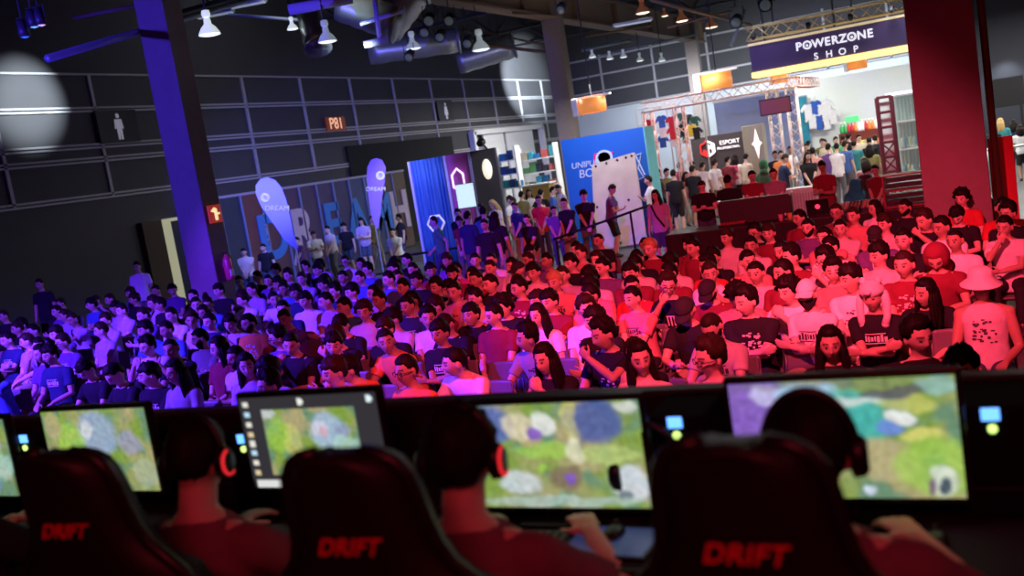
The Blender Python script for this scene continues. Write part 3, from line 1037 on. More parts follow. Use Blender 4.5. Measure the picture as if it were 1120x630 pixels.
def place_audience():
    r = random.Random(5)
    seen = set()
    for p in AUDIENCE:
        sn = SHIRTS[p['shirt']][0]
        hw = HAIR_WORDS[p['hair']]
        if p['blond']:
            hw = 'fair-haired'
        if 'e' in p['ex'] and not hw:
            hw = 'bearded'
        if 'g' in p['ex'] and not hw:
            hw = 'bespectacled'
        pl = f"{ordinal(p['col'])} from left in {ordinal(p['row'])} row"
        lab = ' '.join(f"{hw} person in {sn} {'vest' if p['pose'] == 'k9' else 'T-shirt'}, {POSE_WORDS[p['pose'][0]]}, {pl}".split())
        hm = HAIR_M['blond'] if p['blond'] else HAIR_M[r.choice(['dark', 'dark', 'dark', 'brown'])]
        if p['hair'] in 'cHA':
            hm = CLOTH_PALE
        elif p['hair'] == 'C':
            hm = CLOTH_DARK
        elif p['hair'] == 'O':
            hm = SHIRT_M['r']
        sk = r.choice([0, 0, 0, 1, 1, 2])
        if p['row'] <= 7 and not set('123') & set(p['ex']) and p['hair'] != 'l' and r.random() < 0.4:
            p['ex'] += r.choice('112')
        if p['ex'].find('x') >= 0:
            sk = 3
        put_person(p['pose'], p['x'], p['y'], 0.0, p['rz'], p['shirt'], r.choice(LOWER_M), sk, HAIR_CODE[p['hair']], hm, p['ex'], p['mirror'], p['sx'], p['sz'], lab, 'seated audience')
        d = math.hypot(p['x'], p['y'])
        CHAIR(p['x'], p['y'] + 0.02, p['rz'] * 0.5, f"chair under the {sn}-shirted sitter, {pl}", 'audience chairs', d < 9.5)
    # empty chairs in view
    for i, (px, py, where) in enumerate([
            (742, 375, 'behind the sitter with glasses and lilac shirt'), (525, 386, 'behind the white-shirted leaning sitter'), (549, 413, 'in the front gap beside the white-shirted sitter'),
            (578, 412, 'beside the long-haired sitter with hands at mouth'), (882, 394, 'in front of the capped and scarfed sitter'),
            (1046, 380, 'in front of the bucket-hatted sitter'), (1030, 306, 'in front of the hooded sitter'), (82, 417, 'beside the dark head-bowed sitter'), (54, 432, 'in front of the navy-shirted sitter'),
            (692, 335, 'beside the maroon-shirted arms-folded sitter')]):
        q = at_z(px, py, 0.72)
        CHAIR(q.x, q.y - 0.2, 0.0, f"empty pale-backed chair {where}", 'empty audience chairs', True)


place_audience()
# ------------------------------------------------------------------ the hall
XW, YW, HZ = -23.0, 60.0, 12.0
M_FLOOR = mat('hall floor', (0.10, 0.10, 0.105), 0.45, nscale=3)
M_WALLD = mat('dark wall panel', (0.060, 0.058, 0.066), 0.7, nscale=1.5)
M_RAIL = mat('grey panel rail', (0.42, 0.41, 0.44), 0.5)
M_CEIL = mat('dark ceiling deck', (0.022, 0.022, 0.028), 0.8, nscale=1)
M_BEAM = mat('brown beam', (0.20, 0.13, 0.09), 0.7)
M_COL = mat('concrete column', (0.22, 0.18, 0.17), 0.8, nscale=6)
M_BLACK = mat('black cloth', (0.012, 0.012, 0.013), 0.9)
M_WHITE = mat('white panel', (0.80, 0.82, 0.83), 0.6, noise_amt=0.04)
M_STEEL = mat('galvanised steel', (0.50, 0.54, 0.56), 0.35, 0.7, nscale=5)
M_TRUSS = mat('aluminium truss', (0.62, 0.56, 0.54), 0.4, 0.5)
M_STAGE = mat('stage deck', (0.03, 0.03, 0.032), 0.7)


def struct(name, mb, m, smooth=False):
    return tag(mb.obj(name, m, None, smooth), kind='structure')


struct('floor', MB().box((2, 27, -0.1), (62, 74, 0.2)), M_FLOOR)
struct('ceiling', MB().box((2, 27, HZ + 0.1), (62, 74, 0.2)), M_CEIL)
struct('wall_left', MB().box((XW - 0.15, 27, HZ / 2), (0.3, 74, HZ)), M_WALLD)
struct('wall_back', MB().box((2, YW + 0.15, HZ / 2), (62, 0.3, HZ)), M_WALLD)
struct('wall_right', MB().box((33.15, 27, HZ / 2), (0.3, 74, HZ)), M_WALLD)
struct('wall_front', MB().box((2, -10.15, HZ / 2), (62, 0.3, HZ)), M_WALLD)
# panel rails: profile pairs along the walls, and uprights
PZ = [7.25, 6.24, 5.19, 4.80, 3.74]
t = MB()
for z in PZ:
    for dz in ((-0.05, 0.05) if z != PZ[0] else (0,)):
        t.box((XW + 0.03, 27, z + dz), (0.08, 74, 0.055))
tag(t.obj('trim_1', M_RAIL), kind='structure')
t = MB()
y = 28.4 - 3.36 * 9
while y < YW:
    t.box((XW + 0.03, y, 5.48), (0.08, 0.10, 3.54))
    y += 3.36
tag(t.obj('trim_2', M_RAIL), kind='structure')
t = MB()
for z in PZ[:4] + [8.3]:
    t.box((2, YW - 0.03, z), (62, 0.08, 0.10))
for k in range(18):
    t.box((XW + 2.2 + 3.36 * k, YW - 0.03, 6.0), (0.12, 0.08, 5.0))
tag(t.obj('trim_3', M_RAIL), kind='structure')
# pale lower cladding of the end wall, lit by the shops
struct('wall_back_cladding', MB().box((2, YW - 0.08, 2.55), (62, 0.06, 5.1)), mat('pale cladding', (0.55, 0.60, 0.64), 0.6, nscale=0.6))
# the dark hangar opening in the left wall
struct('door_1', MB().box((XW + 0.06, 38.5, 2.25), (0.10, 9.0, 4.5)), M_BLACK)
# columns and the beam they carry
for i, (cx, cy) in enumerate(((-14.35, 15.66), (-14.35, 36.6), (-14.35, 57.6), (-0.40, 16.9))):
    w = 0.72 if i < 3 else 0.94
    struct('column', MB().box((cx, cy, HZ / 2), (w, 0.52, HZ), bev=0.02), M_COL)
b = MB()
b.box((-14.35, 27, 8.55), (0.16, 74, 1.1)); b.box((-14.35, 27, 7.98), (0.62, 74, 0.08)); b.box((-14.35, 27, 9.12), (0.62, 74, 0.08))
k = -8
while k < 63:
    b.box((-14.35, k, 8.55), (0.5, 0.05, 1.05)); k += 5.2
struct('beam', b, M_BEAM)
b = MB()
b.box((-0.36, 27, 9.4), (0.2, 74, 1.0)); b.box((-0.36, 27, 8.85), (0.62, 74, 0.08))
struct('beam', b, M_BEAM)
M_DKST = mat('dark steel', (0.055, 0.058, 0.07), 0.5, 0.4)
for yy in (14, 20, 26, 33, 40, 47, 54):
    b = MB()
    for z in (9.3, 10.5):
        b.box((2, yy, z), (62, 0.14, 0.12))
    x = XW
    n = 0
    while x < 33:
        b.tube([(x, yy, 9.3 if n % 2 else 10.5), (x + 1.4, yy, 10.5 if n % 2 else 9.3)], 0.05, 6)
        x += 1.4; n += 1
    struct('beam', b, M_DKST)

# pipes and cable trays under the roof
def pipe(pts, r, m, label, name='ceiling_pipe', cat='pipe', group=None):
    return tag(MB().tube(pts, r, 12).obj(name, m, None, True), label, cat, group)


M_PIPE = mat('pale conduit', (0.30, 0.36, 0.40), 0.4, 0.4)
a, b_ = at_d(52, 64, 17), at_d(158, 33, 20)
pipe([a, b_ + (b_ - a) * 1.5], 0.07, M_PIPE, 'long pale pipe under the roof left of the blue-lit column')
pipe([at_d(316, 11, 22), at_d(385, -2, 22)], 0.12, M_WHITE, 'short white tube above the ceiling duct')
pipe([at_d(398, 49, 24), at_d(424, 43, 24)], 0.09, M_WHITE, 'white bar under the hanging ducts')
pipe([at_d(394, 26, 24), at_d(441, 12, 24)], 0.05, M_WHITE, 'thin white rail across the ducts')
pipe([at_d(410, 0, 24), at_d(416, 47, 24)], 0.06, M_WHITE, 'thin white drop rod beside the ducts')
pipe([at_d(470, 42, 40), at_d(606, 58, 40)], 0.07, M_BEAM, 'brown tube running toward the middle column')
pipe([at_d(636, 55, 46), at_d(690, 44, 46)], 0.07, M_PIPE, 'grey tube beside the middle column')
for i_, (a_, b2_, d_) in enumerate((((505, 30), (600, 50), 42), ((548, 52), (604, 44), 44), ((640, 40), (712, 28), 40), ((655, 60), (760, 38), 50), ((560, 14), (610, 18), 34), ((800, 50), (815, 10), 32), ((730, 30), (800, 12), 36), ((250, 16), (330, 22), 30), ((80, 20), (150, 6), 22))):
    pipe([at_d(a_[0], a_[1], d_), at_d(b2_[0], b2_[1], d_)], 0.045, M_PIPE if i_ % 2 else M_BEAM, f'thin conduit under the roof, {ordinal(i_ + 1)} of the loose runs', group='loose conduits under the roof')
pipe([at_d(712, 0, 30), at_d(822, 28, 36)], 0.06, M_BEAM, 'brown tube above the shop lamps')
# round air ducts: drum, bell mouth and their hangers
def duct(p0, p1, r, label):
    p0, p1 = Vector(p0), Vector(p1)
    d = (p1 - p0).normalized()
    t = empty('air_duct', p0, 0, label, 'duct')
    q = MB()
    n = 9
    pts = [(p1 - p0) * (i / (n - 1)) for i in range(n)]
    q.tube(pts, [r * (1.06 if i % 2 else 1.0) for i in range(n)], 20)
    q.obj('duct_body', M_STEEL, t, True)
    q = MB(); q.tube([p1 - p0, p1 - p0 + d * 0.06, p1 - p0 + d * 0.10, p1 - p0 + d * 0.10, p1 - p0 + d * 0.02], [r * 1.02, r * 1.16, r * 1.16, r * 0.9, r * 0.88], 20)
    q.obj('duct_mouth', M_STEEL, t, True)
    q = MB()
    for f in (0.2, 0.8):
        c = (p1 - p0) * f
        q.tube([c, c + Vector((0, 0, HZ - (p0 + c).z))], 0.02, 6)
    q.obj('hanger', M_DKST, t)
    return t


duct(at_d(333, -6, 24.5), at_d(347, 50, 24), 0.30, 'silver upright duct beside the bell lamp')
duct(at_d(372, 4, 27), at_d(432, 26, 27), 0.45, 'wide silver duct hanging over the panelled wall')
duct(at_d(420, 34, 29), at_d(452, -8, 29), 0.5, 'angled silver duct end near the frame top')
duct(at_d(500, 68, 42), at_d(560, 50, 42), 0.5, 'grey duct reaching toward the lit wall corner')
duct(at_d(404, 58, 36), at_d(500, 44, 36), 0.42, 'dark duct run under the roof beams')

# ------------------------------------------------------------------ lamps under the roof
def bell_lamp(p, s, shade_m, em, label, lit=True, group='bell lamps under the roof'):
    p = Vector(p)
    t = empty('pendant_lamp', p, 0, label, 'lamp', group)
    q = MB(); q.lathe([(0.06 * s, 0.42 * s), (0.09 * s, 0.36 * s), (0.10 * s, 0.24 * s), (0.20 * s, 0.14 * s), (0.28 * s, 0.0), (0.30 * s, -0.05 * s), (0.27 * s, -0.04 * s), (0.05 * s, 0.2 * s)], seg=22)
    q.obj('lamp_shade', shade_m, t, True)
    q = MB(); q.lathe([(0.001, -0.02 * s), (0.2 * s, -0.03 * s), (0.27 * s, -0.045 * s), (0.2 * s, -0.07 * s), (0.001, -0.08 * s)], seg=22)
    q.obj('lens', em, t, True)
    q = MB(); q.lathe([(0.001, 0.62 * s), (0.10 * s, 0.6 * s), (0.12 * s, 0.5 * s), (0.10 * s, 0.42 * s), (0.001, 0.42 * s)], seg=16)
    q.obj('ballast', shade_m, t, True)
    q = MB(); q.tube([(0, 0, 0.6 * s), (0, 0, max(0.8, HZ - p.z))], 0.02, 6)
    q.obj('cable', M_DKST, t)
    return t


EM_COOL = mat('cool lamp glass', (0.9, 0.9, 0.9), 0.4, emit=(0.85, 0.95, 1.0), es=1.6)
EM_WARM = mat('warm lamp glass', (0.9, 0.8, 0.6), 0.4, emit=(1.0, 0.85, 0.6), es=2.0)
SH_PALE = mat('pale lit shade', (0.85, 0.88, 0.88), 0.4, emit=(0.75, 0.85, 0.85), es=0.75)
SH_DIM = mat('frosted shade', (0.7, 0.75, 0.78), 0.4, emit=(0.5, 0.6, 0.62), es=0.3)
SH_FAINT = mat('spot glass', (0.2, 0.22, 0.25), 0.25, emit=(0.3, 0.36, 0.42), es=0.10)
SH_COP = mat('copper shade', (0.45, 0.16, 0.07), 0.35, 0.5, emit=(0.5, 0.16, 0.06), es=0.12)
bell_lamp(at_d(229, 36, 19), 0.70, SH_PALE, EM_COOL, 'bright white bell lamp right of the blue-lit column')
bell_lamp(at_d(358, 44, 22), 0.72, SH_DIM, EM_COOL, 'frosted bell lamp hanging beside the silver duct')
bell_lamp(at_d(320, 31, 24), 0.45, SH_PALE, EM_COOL, 'small round white lamp on a long cable')
bell_lamp(at_d(526, 53, 32), 1.0, SH_DIM, EM_COOL, 'white lamp near the grey duct mouth')
bell_lamp(at_d(452, 52, 34), 0.9, SH_DIM, EM_COOL, 'dim lamp amid the dark rigging')
bell_lamp(at_d(703, 13, 30), 0.75, SH_COP, EM_WARM, 'copper bell lamp nearest the frame top')
bell_lamp(at_d(746, 22, 32), 0.7, SH_COP, EM_WARM, 'copper bell lamp between its two neighbours')
bell_lamp(at_d(778, 29, 34), 0.75, SH_COP, EM_WARM, 'copper bell lamp nearest the big shop sign')
bell_lamp(at_d(727, 17, 40), 0.5, SH_COP, EM_WARM, 'small far copper lamp')
for i, (px, py) in enumerate(((648, 62), (667, 64), (682, 62), (700, 66), (724, 66))):
    bell_lamp(at_d(px, py, 48), 0.6, SH_DIM, EM_COOL, f'{ordinal(i + 1)} from left of five small pale lamps before the end wall', group='small pale lamps before the end wall')
for i, (px, py) in enumerate(((692, 24), (270, 4), (235, 15))):
    p = at_d(px, py, 30)
    q = MB(); q.box((0, 0, 0), (1.2, 0.3, 0.08), bev=0.02)
    t = empty('ceiling_strip_light', p, 0.3, ['pale strip light between copper lamps', 'strip light left of the small round lamp', 'faint strip light beside the bright bell lamp'][i], 'lamp', 'strip lights')
    q.obj('housing', M_STEEL, t)
    q = MB(); q.box((0, 0, -0.05), (1.1, 0.22, 0.03)); q.obj('tube_cover', SH_DIM, t)
# moving heads on the rigging at top left
for i, (px, py, c) in enumerate(((36, 22, (0.2, 0.5, 0.9)), (44, 20, (0.8, 0.5, 0.9)), (26, 33, (0.05, 0.15, 1.0)))):
    p = at_d(px, py, 16)
    t = empty('stage_spotlight', p, 0, ['cyan-lit spotlight in the dark rigging', 'pinkish spotlight in the dark rigging', 'small blue spotlight lowest in the dark rigging'][i], 'spotlight')
    q = MB(); q.lathe([(0.001, 0.16), (0.07, 0.15), (0.09, 0.0), (0.085, -0.1), (0.001, -0.1)], seg=16); q.obj('housing', M_DKST, t, True)
    q = MB(); q.lathe([(0.001, -0.105), (0.06, -0.11), (0.001, -0.13)], seg=16); q.obj('lens', mat('spot lens %d' % i, c, 0.3, emit=c, es=0.9), t, True)
    q = MB(); q.tube([(-0.11, 0, 0.0), (-0.11, 0, 0.2), (0.11, 0, 0.2), (0.11, 0, 0.0)], 0.012, 6); q.tube([(0, 0, 0.2), (0, 0, 1.2)], 0.015, 6); q.obj('yoke', M_DKST, t)
# light rigging clusters
def spot_fixture(p, aim, label, s=1.0, m=None, lens=None):
    p = Vector(p)
    t = empty('theatre_spotlight', p, 0, label, 'spotlight', 'spotlights in the rigging')
    D = (Vector(aim) - p).normalized().to_track_quat('-Z', 'Y').to_matrix().to_4x4()
    q = MB(); q.lathe([(0.001, 0.22 * s), (0.10 * s, 0.2 * s), (0.13 * s, 0.05 * s), (0.14 * s, -0.2 * s), (0.001, -0.2 * s)], seg=16, M=D); q.obj('housing', m or M_DKST, t, True)
    q = MB(); q.lathe([(0.001, -0.205 * s), (0.11 * s, -0.21 * s), (0.001, -0.23 * s)], seg=16, M=D); q.obj('lens', lens or SH_FAINT, t, True)
    q = MB(); q.tube([(-0.16 * s, 0, 0), (-0.16 * s, 0, 0.3 * s), (0.16 * s, 0, 0.3 * s), (0.16 * s, 0, 0)], 0.015, 6); q.tube([(0, 0, 0.3 * s), (0, 0, HZ - p.z)], 0.02, 6); q.obj('yoke', M_DKST, t)


for i, (px, py, d) in enumerate(((465, 33, 30), (482, 38, 31), (492, 20, 30), (512, 45, 32), (470, 20, 28), (541, 62, 44), (614, 8, 34), (448, 60, 33), (806, 22, 27), (838, 3, 24))):
    spot_fixture(at_d(px, py, d), at_d(px - 60, py + 160, d - 8), f'dark theatre spotlight, {ordinal(i + 1)} of the rigging from the dark truss', 1.2)

# ------------------------------------------------------------------ signs on the walls
def pictogram(p, label, skirt):
    t = empty('toilet_sign', p, 0, label, 'sign')
    q = MB(); q.box((0, 0, 0), (0.06, 1.55, 0.95), bev=0.01); q.obj('sign_board', mat('black sign board', (0.012, 0.012, 0.02), 0.4), t)
    f = MB()
    f.lathe([(0.001, -0.075), (0.05, -0.06), (0.075, 0), (0.05, 0.06), (0.001, 0.075)], (0.045, 0, 0.30), 16, Matrix.Diagonal((0.25, 1, 1, 1)))
    body = [(-0.13, 0.20), (0.13, 0.20), (0.17, -0.08), (0.12, -0.08), (0.10, 0.06), (0.09, -0.40), (0.02, -0.40), (0.0, -0.1), (-0.02, -0.40), (-0.09, -0.40), (-0.10, 0.06), (-0.12, -0.08), (-0.17, -0.08)]
    if skirt:
        body = [(-0.10, 0.20), (0.10, 0.20), (0.19, -0.20), (0.07, -0.20), (0.07, -0.40), (-0.07, -0.40), (-0.07, -0.20), (-0.19, -0.20)]
    f.prism([(0.032, y, z) for y, z in body], (0.015, 0, 0))
    f.obj('figure', mat('sign white', (0.8, 0.8, 0.85), 0.5, emit=(0.6, 0.6, 0.75), es=0.16), t)
    return t


pictogram(at_x(129, 138, XW + 0.12), 'black toilet sign with white man figure on panelled wall', False)
pictogram(at_x(487, 121, XW + 0.12), 'dark toilet sign with pale figure near the lit corner', True)
p = at_x(367, 135.5, XW + 0.1)
t = empty('wall_sign', p, 0, 'small glowing orange sign on the panelled wall', 'sign')
MB().box((0, 0, 0), (0.06, 1.3, 0.55)).obj('sign_board', mat('dark red board', (0.10, 0.015, 0.008), 0.5, emit=(0.25, 0.03, 0.01), es=0.3), t)
letter('lettering', 'P81', 0.62, mat('glowing orange', (1, 0.5, 0.3), 0.4, emit=(1.0, 0.5, 0.28), es=0.9), Matrix.Translation((0.04, 0, 0)) @ FACE_POS_X, t)
# red arrow sign and extinguisher on the left column
p = at_x(234, 234, -14.35 + 0.37)
t = empty('fire_sign', p, 0, 'glowing red fire sign on the blue-lit column', 'sign')
MB().box((0.02, 0, 0), (0.04, 0.36, 0.36), bev=0.008).obj('sign_board', mat('fire red', (0.6, 0.04, 0.02), 0.5, emit=(0.8, 0.06, 0.02), es=0.25), t)
q = MB(); q.prism([(0.042, -0.03, -0.13), (0.042, 0.05, -0.13), (0.042, 0.05, 0.10), (0.042, -0.03, 0.13)], (0.01, 0, 0)); q.prism([(0.042, 0.06, -0.02), (0.042, 0.12, -0.02), (0.042, 0.12, 0.02), (0.042, 0.06, 0.02)], (0.01, 0, 0)); q.prism([(0.042, -0.13, 0.06), (0.042, -0.04, 0.03), (0.042, -0.04, 0.12)], (0.01, 0, 0))
q.obj('symbol', mat('glow cream', (1, 0.9, 0.6), 0.4, emit=(1, 0.8, 0.4), es=0.9), t)
p = at_x(246, 293, -14.35 + 0.36)
t = empty('fire_extinguisher', (p.x + 0.09, p.y, p.z - 0.25), 0, 'violet-lit extinguisher hanging on the column below the fire sign', 'extinguisher')
MB().lathe([(0.001, 0), (0.08, 0.0), (0.088, 0.03), (0.088, 0.40), (0.06, 0.47), (0.03, 0.49), (0.03, 0.53), (0.001, 0.53)], seg=18).obj('cylinder_body', mat('extinguisher red', (0.55, 0.05, 0.12), 0.3), t, True)
MB().box((0, 0, 0.55), (0.05, 0.14, 0.03)).tube([(0, 0.06, 0.54), (0.02, 0.12, 0.42), (0.03, 0.10, 0.15)], 0.012, 8).obj('hose', PLASTIC_K, t)
MB().box((-0.08, 0, 0.3), (0.06, 0.1, 0.05)).obj('wall_mount', M_STEEL, t)
MB().box((0.075, 0, 0.14), (0.03, 0.11, 0.14), bev=0.006).obj('instruction_label', M_WHITE, t)
# bright doorway sliver by the left column
p0, p1 = at_x(180, 246, XW + 0.1), at_x(192, 306, XW + 0.1)
q = MB(); q.box((XW + 0.1, p0.y, 1.35), (0.12, 0.42, 2.7)); q.box((XW + 0.1, p0.y, 2.75), (0.2, 1.0, 0.1))
struct('door_2', q, mat('lit doorway', (0.6, 0.6, 0.35), 0.6, emit=(0.75, 0.75, 0.42), es=0.32))
q = MB(); q.box((XW + 0.12, p0.y - 0.62, 1.4), (0.2, 0.8, 2.8)); struct('door_3', q, mat('brown door', (0.07, 0.045, 0.03), 0.7))
# roller doors on the left wall, far end
for i, (a, b_) in enumerate(((527, 551), (552, 583))):
    A, B = at_x(a, 155, XW + 0.1), at_x(b_, 155, XW + 0.1)
    q = MB(); q.box((XW + 0.14, (A.y + B.y) / 2, 2.25), (0.1, abs(B.y - A.y) - 0.2, 4.5))
    for z in range(1, 9):
        q.box((XW + 0.2, (A.y + B.y) / 2, z * 0.5), (0.03, abs(B.y - A.y) - 0.3, 0.04))
    struct('door_%d' % (4 + i), q, M_WHITE)
A, B = at_x(516, 155, XW + 0.1), at_x(592, 155, XW + 0.1)
q = MB()
q.box((XW + 0.2, (A.y + B.y) / 2, 4.55), (0.3, B.y - A.y, 0.25))
for yy in (A.y, B.y):
    q.box((XW + 0.2, yy, 2.3), (0.3, 0.3, 4.6))
struct('trim_4', q, M_WHITE)

# ------------------------------------------------------------------ truss
def box_truss(p0, p1, s, m, name, label, group=None, up=Vector((0, 0, 1))):
    p0, p1 = Vector(p0), Vector(p1)
    d = (p1 - p0); L = d.length; d.normalize()
    if abs(d.dot(up)) > 0.95:
        up = Vector((0, 1, 0))
    a = d.cross(up).normalized(); b = a.cross(d).normalized()
    t = empty(name, p0, 0, label, 'truss', group)
    q = MB()
    cs = [(a * i + b * j) * (s / 2) for i in (-1, 1) for j in (-1, 1)]
    for c in cs:
        q.tube([c, c + d * L], s * 0.085, 8)
    q.obj('chord', m, t, True)
    q = MB()
    n = max(2, int(L / s))
    for (i, j) in ((0, 1), (1, 3), (3, 2), (2, 0)):
        for k in range(n):
            u, v = (i, j) if k % 2 else (j, i)
            q.tube([cs[u] + d * (L * k / n), cs[v] + d * (L * (k + 1) / n)], s * 0.045, 6)
    q.obj('lattice', m, t, True)
    return t


# ------------------------------------------------------------------ banner wall, flags and booths on the left
BX = -21.8
YA, YB = at_x(243, 250, BX).y, at_x(448, 230, BX).y
t = empty('banner_wall', (BX, (YA + YB) / 2, 0), 0, 'long dark printed banner wall with big blue letters by the panelled wall', 'banner')
n = 11
w = (YB - YA) / n
PCOL = [(0.02, 0.03, 0.06), (0.14, 0.04, 0.05), (0.10, 0.04, 0.06), (0.08, 0.04, 0.10), (0.07, 0.04, 0.10), (0.06, 0.04, 0.12), (0.05, 0.04, 0.12), (0.04, 0.06, 0.16), (0.04, 0.06, 0.14), (0.10, 0.06, 0.05), (0.12, 0.07, 0.05)]
for i in range(n):
    MB().box((0, (i - n / 2 + 0.5) * w, 1.6), (0.06, w - 0.06, 3.1), bev=0.01).obj('banner_panel', mat('banner print %d' % i, PCOL[i], 0.6, nscale=2, noise_amt=0.35), t)
    MB().box((0.05, (i - n / 2) * w, 1.58), (0.06, 0.07, 3.16)).obj('upright', mat('banner frame', (0.16, 0.22, 0.42), 0.4), t)
MB().box((0, 0, 3.19), (0.1, YB - YA, 0.08)).obj('top_rail', mat('banner top', (0.35, 0.33, 0.45), 0.4), t)
LB = mat('banner letter blue', (0.04, 0.20, 0.60), 0.6)
LW = mat('banner letter pale', (0.55, 0.45, 0.55), 0.6)
for ch, px, py, m in (('D', 298, 252, LB), ('R', 330, 243, LW), ('E', 364, 241, LB), ('A', 391, 237, LB), ('M', 418, 233, LB), ('H', 437, 228, LW)):
    q = at_x(px, py, BX + 0.05)
    letter('lettering', ch, 2.1, m, Matrix.Translation((0.06, q.y - (YA + YB) / 2, 1.55)) @ FACE_POS_X, t, 0.02, 0, 0.03)
letter('lettering', 'VALENCIA', 0.5, LW, Matrix.Translation((0.06, at_x(288, 255, BX).y - (YA + YB) / 2, 1.3)) @ FACE_POS_X @ Matrix.Rotation(PI / 2, 4, 'Z'), t, 0.01)


def feather_flag(pix_outline, depth, m, label, marks):
    pts = [at_d(x, y, depth) for x, y in pix_outline]
    c = sum(pts, Vector()) / len(pts)
    base = pts[0]
    t = empty('feather_flag', (base.x, base.y, 0), 0, label, 'flag', 'feather flags by the banner wall')
    o0 = Vector((base.x, base.y, 0))
    q = MB(); q.prism([p - o0 for p in pts], -FW * 0.03); q.obj('flag_cloth', m, t)
    q = MB(); q.tube([Vector((0, 0, 0.05)), pts[0] - o0, pts[len(pts) // 4] - o0 - FW * -0.02], 0.022, 8); q.obj('pole', M_STEEL, t)
    q = MB(); q.lathe([(0.001, 0.0), (0.28, 0.0), (0.28, 0.05), (0.05, 0.08), (0.001, 0.08)], seg=20); q.obj('foot_plate', PLASTIC_K, t)
    for (x, y, s, kind) in marks:
        p = at_d(x, y, depth - 0.05) - o0
        B = Matrix((CU, CV, -FW)).transposed().to_4x4()
        if kind == 'o':
            q = MB(); q.lathe([(s * 0.6, -0.01), (s, -0.01), (s, 0.01), (s * 0.6, 0.01), (s * 0.6, -0.01)], p, 20, B); q.obj('emblem', MARK, t)
        else:
            letter('lettering', kind, s, MARK, Matrix.Translation(p) @ B, t, 0.005)
    return t


MARK = mat('flag mark pale', (0.75, 0.72, 0.9), 0.6)
feather_flag([(324, 273), (311, 262), (298, 243), (286, 226), (280, 212), (280, 203), (285, 196), (293, 194), (301, 197), (308, 205), (313, 218), (317, 235), (321, 255), (326, 270)], 26.5,
             mat('flag cloth blue violet', (0.30, 0.30, 0.85), 0.8, nscale=3), 'pale blue-violet feather flag leaning before the banner wall', [(290, 216, 0.12, 'o'), (303, 228, 0.20, 'DREAM')])
feather_flag([(411, 250), (406, 235), (403, 215), (401, 195), (402, 183), (406, 175), (412, 173), (418, 175), (422, 183), (421, 197), (418, 215), (416, 235), (414, 250)], 31.5,
             mat('flag cloth violet', (0.24, 0.14, 0.55), 0.8, nscale=3), 'darker violet feather flag beside the blue draped booth', [(416, 192, 0.14, 'o'), (411, 207, 0.19, 'DREAM')])

# draped booth: blue curtain, purple panel, dark panel with lamp
BY = 27.0
def booth_panel(x0, x1, ytop, z1, m, name, label, drape=False):
    A, B = at_y(x0, ytop, BY), at_y(x1, ytop, BY)
    t = empty(name, ((A.x + B.x) / 2, BY, 0), 0, label, 'booth panel')
    W = B.x - A.x
    q = MB()
    if drape:
        N_ = 60
        rows = []
        for z in (0.02, 0.8, 1.6, 2.4, z1):
            fr = [(-W / 2 + W * i / N_, -0.05 + 0.045 * math.sin(i * 0.9 + z * 0.6) + 0.02 * math.sin(i * 2.1), z) for i in range(N_ + 1)]
            rows.append(fr + [(x, y + 0.03, zz) for x, y, zz in reversed(fr)])
        q.loft(rows)
        q.obj('curtain', m, t, True)
    else:
        q.box((0, 0, z1 / 2), (W, 0.12, z1), bev=0.01)
        q.obj('panel_board', m, t)
    MB().box((-W / 2 + 0.04, -0.06, z1 / 2), (0.08, 0.10, z1)).obj('edge_post', mat('booth edge violet', (0.35, 0.30, 0.75), 0.4), t)
    return t, W


HEX = mat('hexagon outline', (0.7, 0.65, 0.95), 0.4, emit=(0.55, 0.5, 0.9), es=0.35)
HEX2 = mat('hexagon outline bright', (1, 0.85, 1), 0.4, emit=(1.0, 0.75, 1.0), es=1.0)


def hexagon(t, x, z, rx, rz, m, flat=False):
    q = MB()
    pts = [(x + rx * math.cos(PI / 3 * k + (0 if flat else PI / 6)), -0.11, z + rz * math.sin(PI / 3 * k + (0 if flat else PI / 6))) for k in range(7)]
    q.tube(pts, 0.035, 6)
    q.obj('hexagon_emblem', m, t)


t, W = booth_panel(447, 485, 176, 3.35, mat('blue stage drape', (0.02, 0.07, 0.38), 0.75, nscale=2), 'curtain_booth', 'blue draped booth side with hexagon emblem', True)
hexagon(t, 0.05, 1.35, 0.30, 0.26, HEX, True)
t, W = booth_panel(486, 512, 172, 3.35, mat('magenta panel', (0.30, 0.04, 0.32), 0.6, nscale=3), 'display_wall', 'magenta panel with glowing hexagon beside the blue drape')
hexagon(t, 0.0, 2.55, 0.22, 0.36, HEX2)
t, W = booth_panel(513, 543, 170, 3.35, mat('charcoal panel', (0.07, 0.06, 0.07), 0.6, nscale=3), 'display_wall', 'charcoal panel with pale oval beside the magenta one')
q = MB(); q.lathe([(0.001, -0.02), (0.16, -0.02), (0.18, 0.0), (0.001, 0.02)], (0.12, -0.09, 2.75), 24, Matrix.Rotation(PI / 2, 4, 'X') @ Matrix.Diagonal((0.9, 1.7, 1, 1)))
q.obj('oval_light', mat('oval light', (1, 0.97, 0.85), 0.4, emit=(1, 0.93, 0.75), es=0.9), t, True)
q = MB(); q.tube([(W / 2 - 0.25, -0.05, 3.35), (W / 2 - 0.25, -0.35, 3.55)], 0.03, 8); q.lathe([(0.001, 0.1), (0.10, 0.1), (0.12, -0.1), (0.001, -0.1)], (W / 2 - 0.25, -0.4, 3.55), 14, Matrix.Rotation(1.9, 4, 'X')); q.obj('arm_lamp', PLASTIC_K, t)
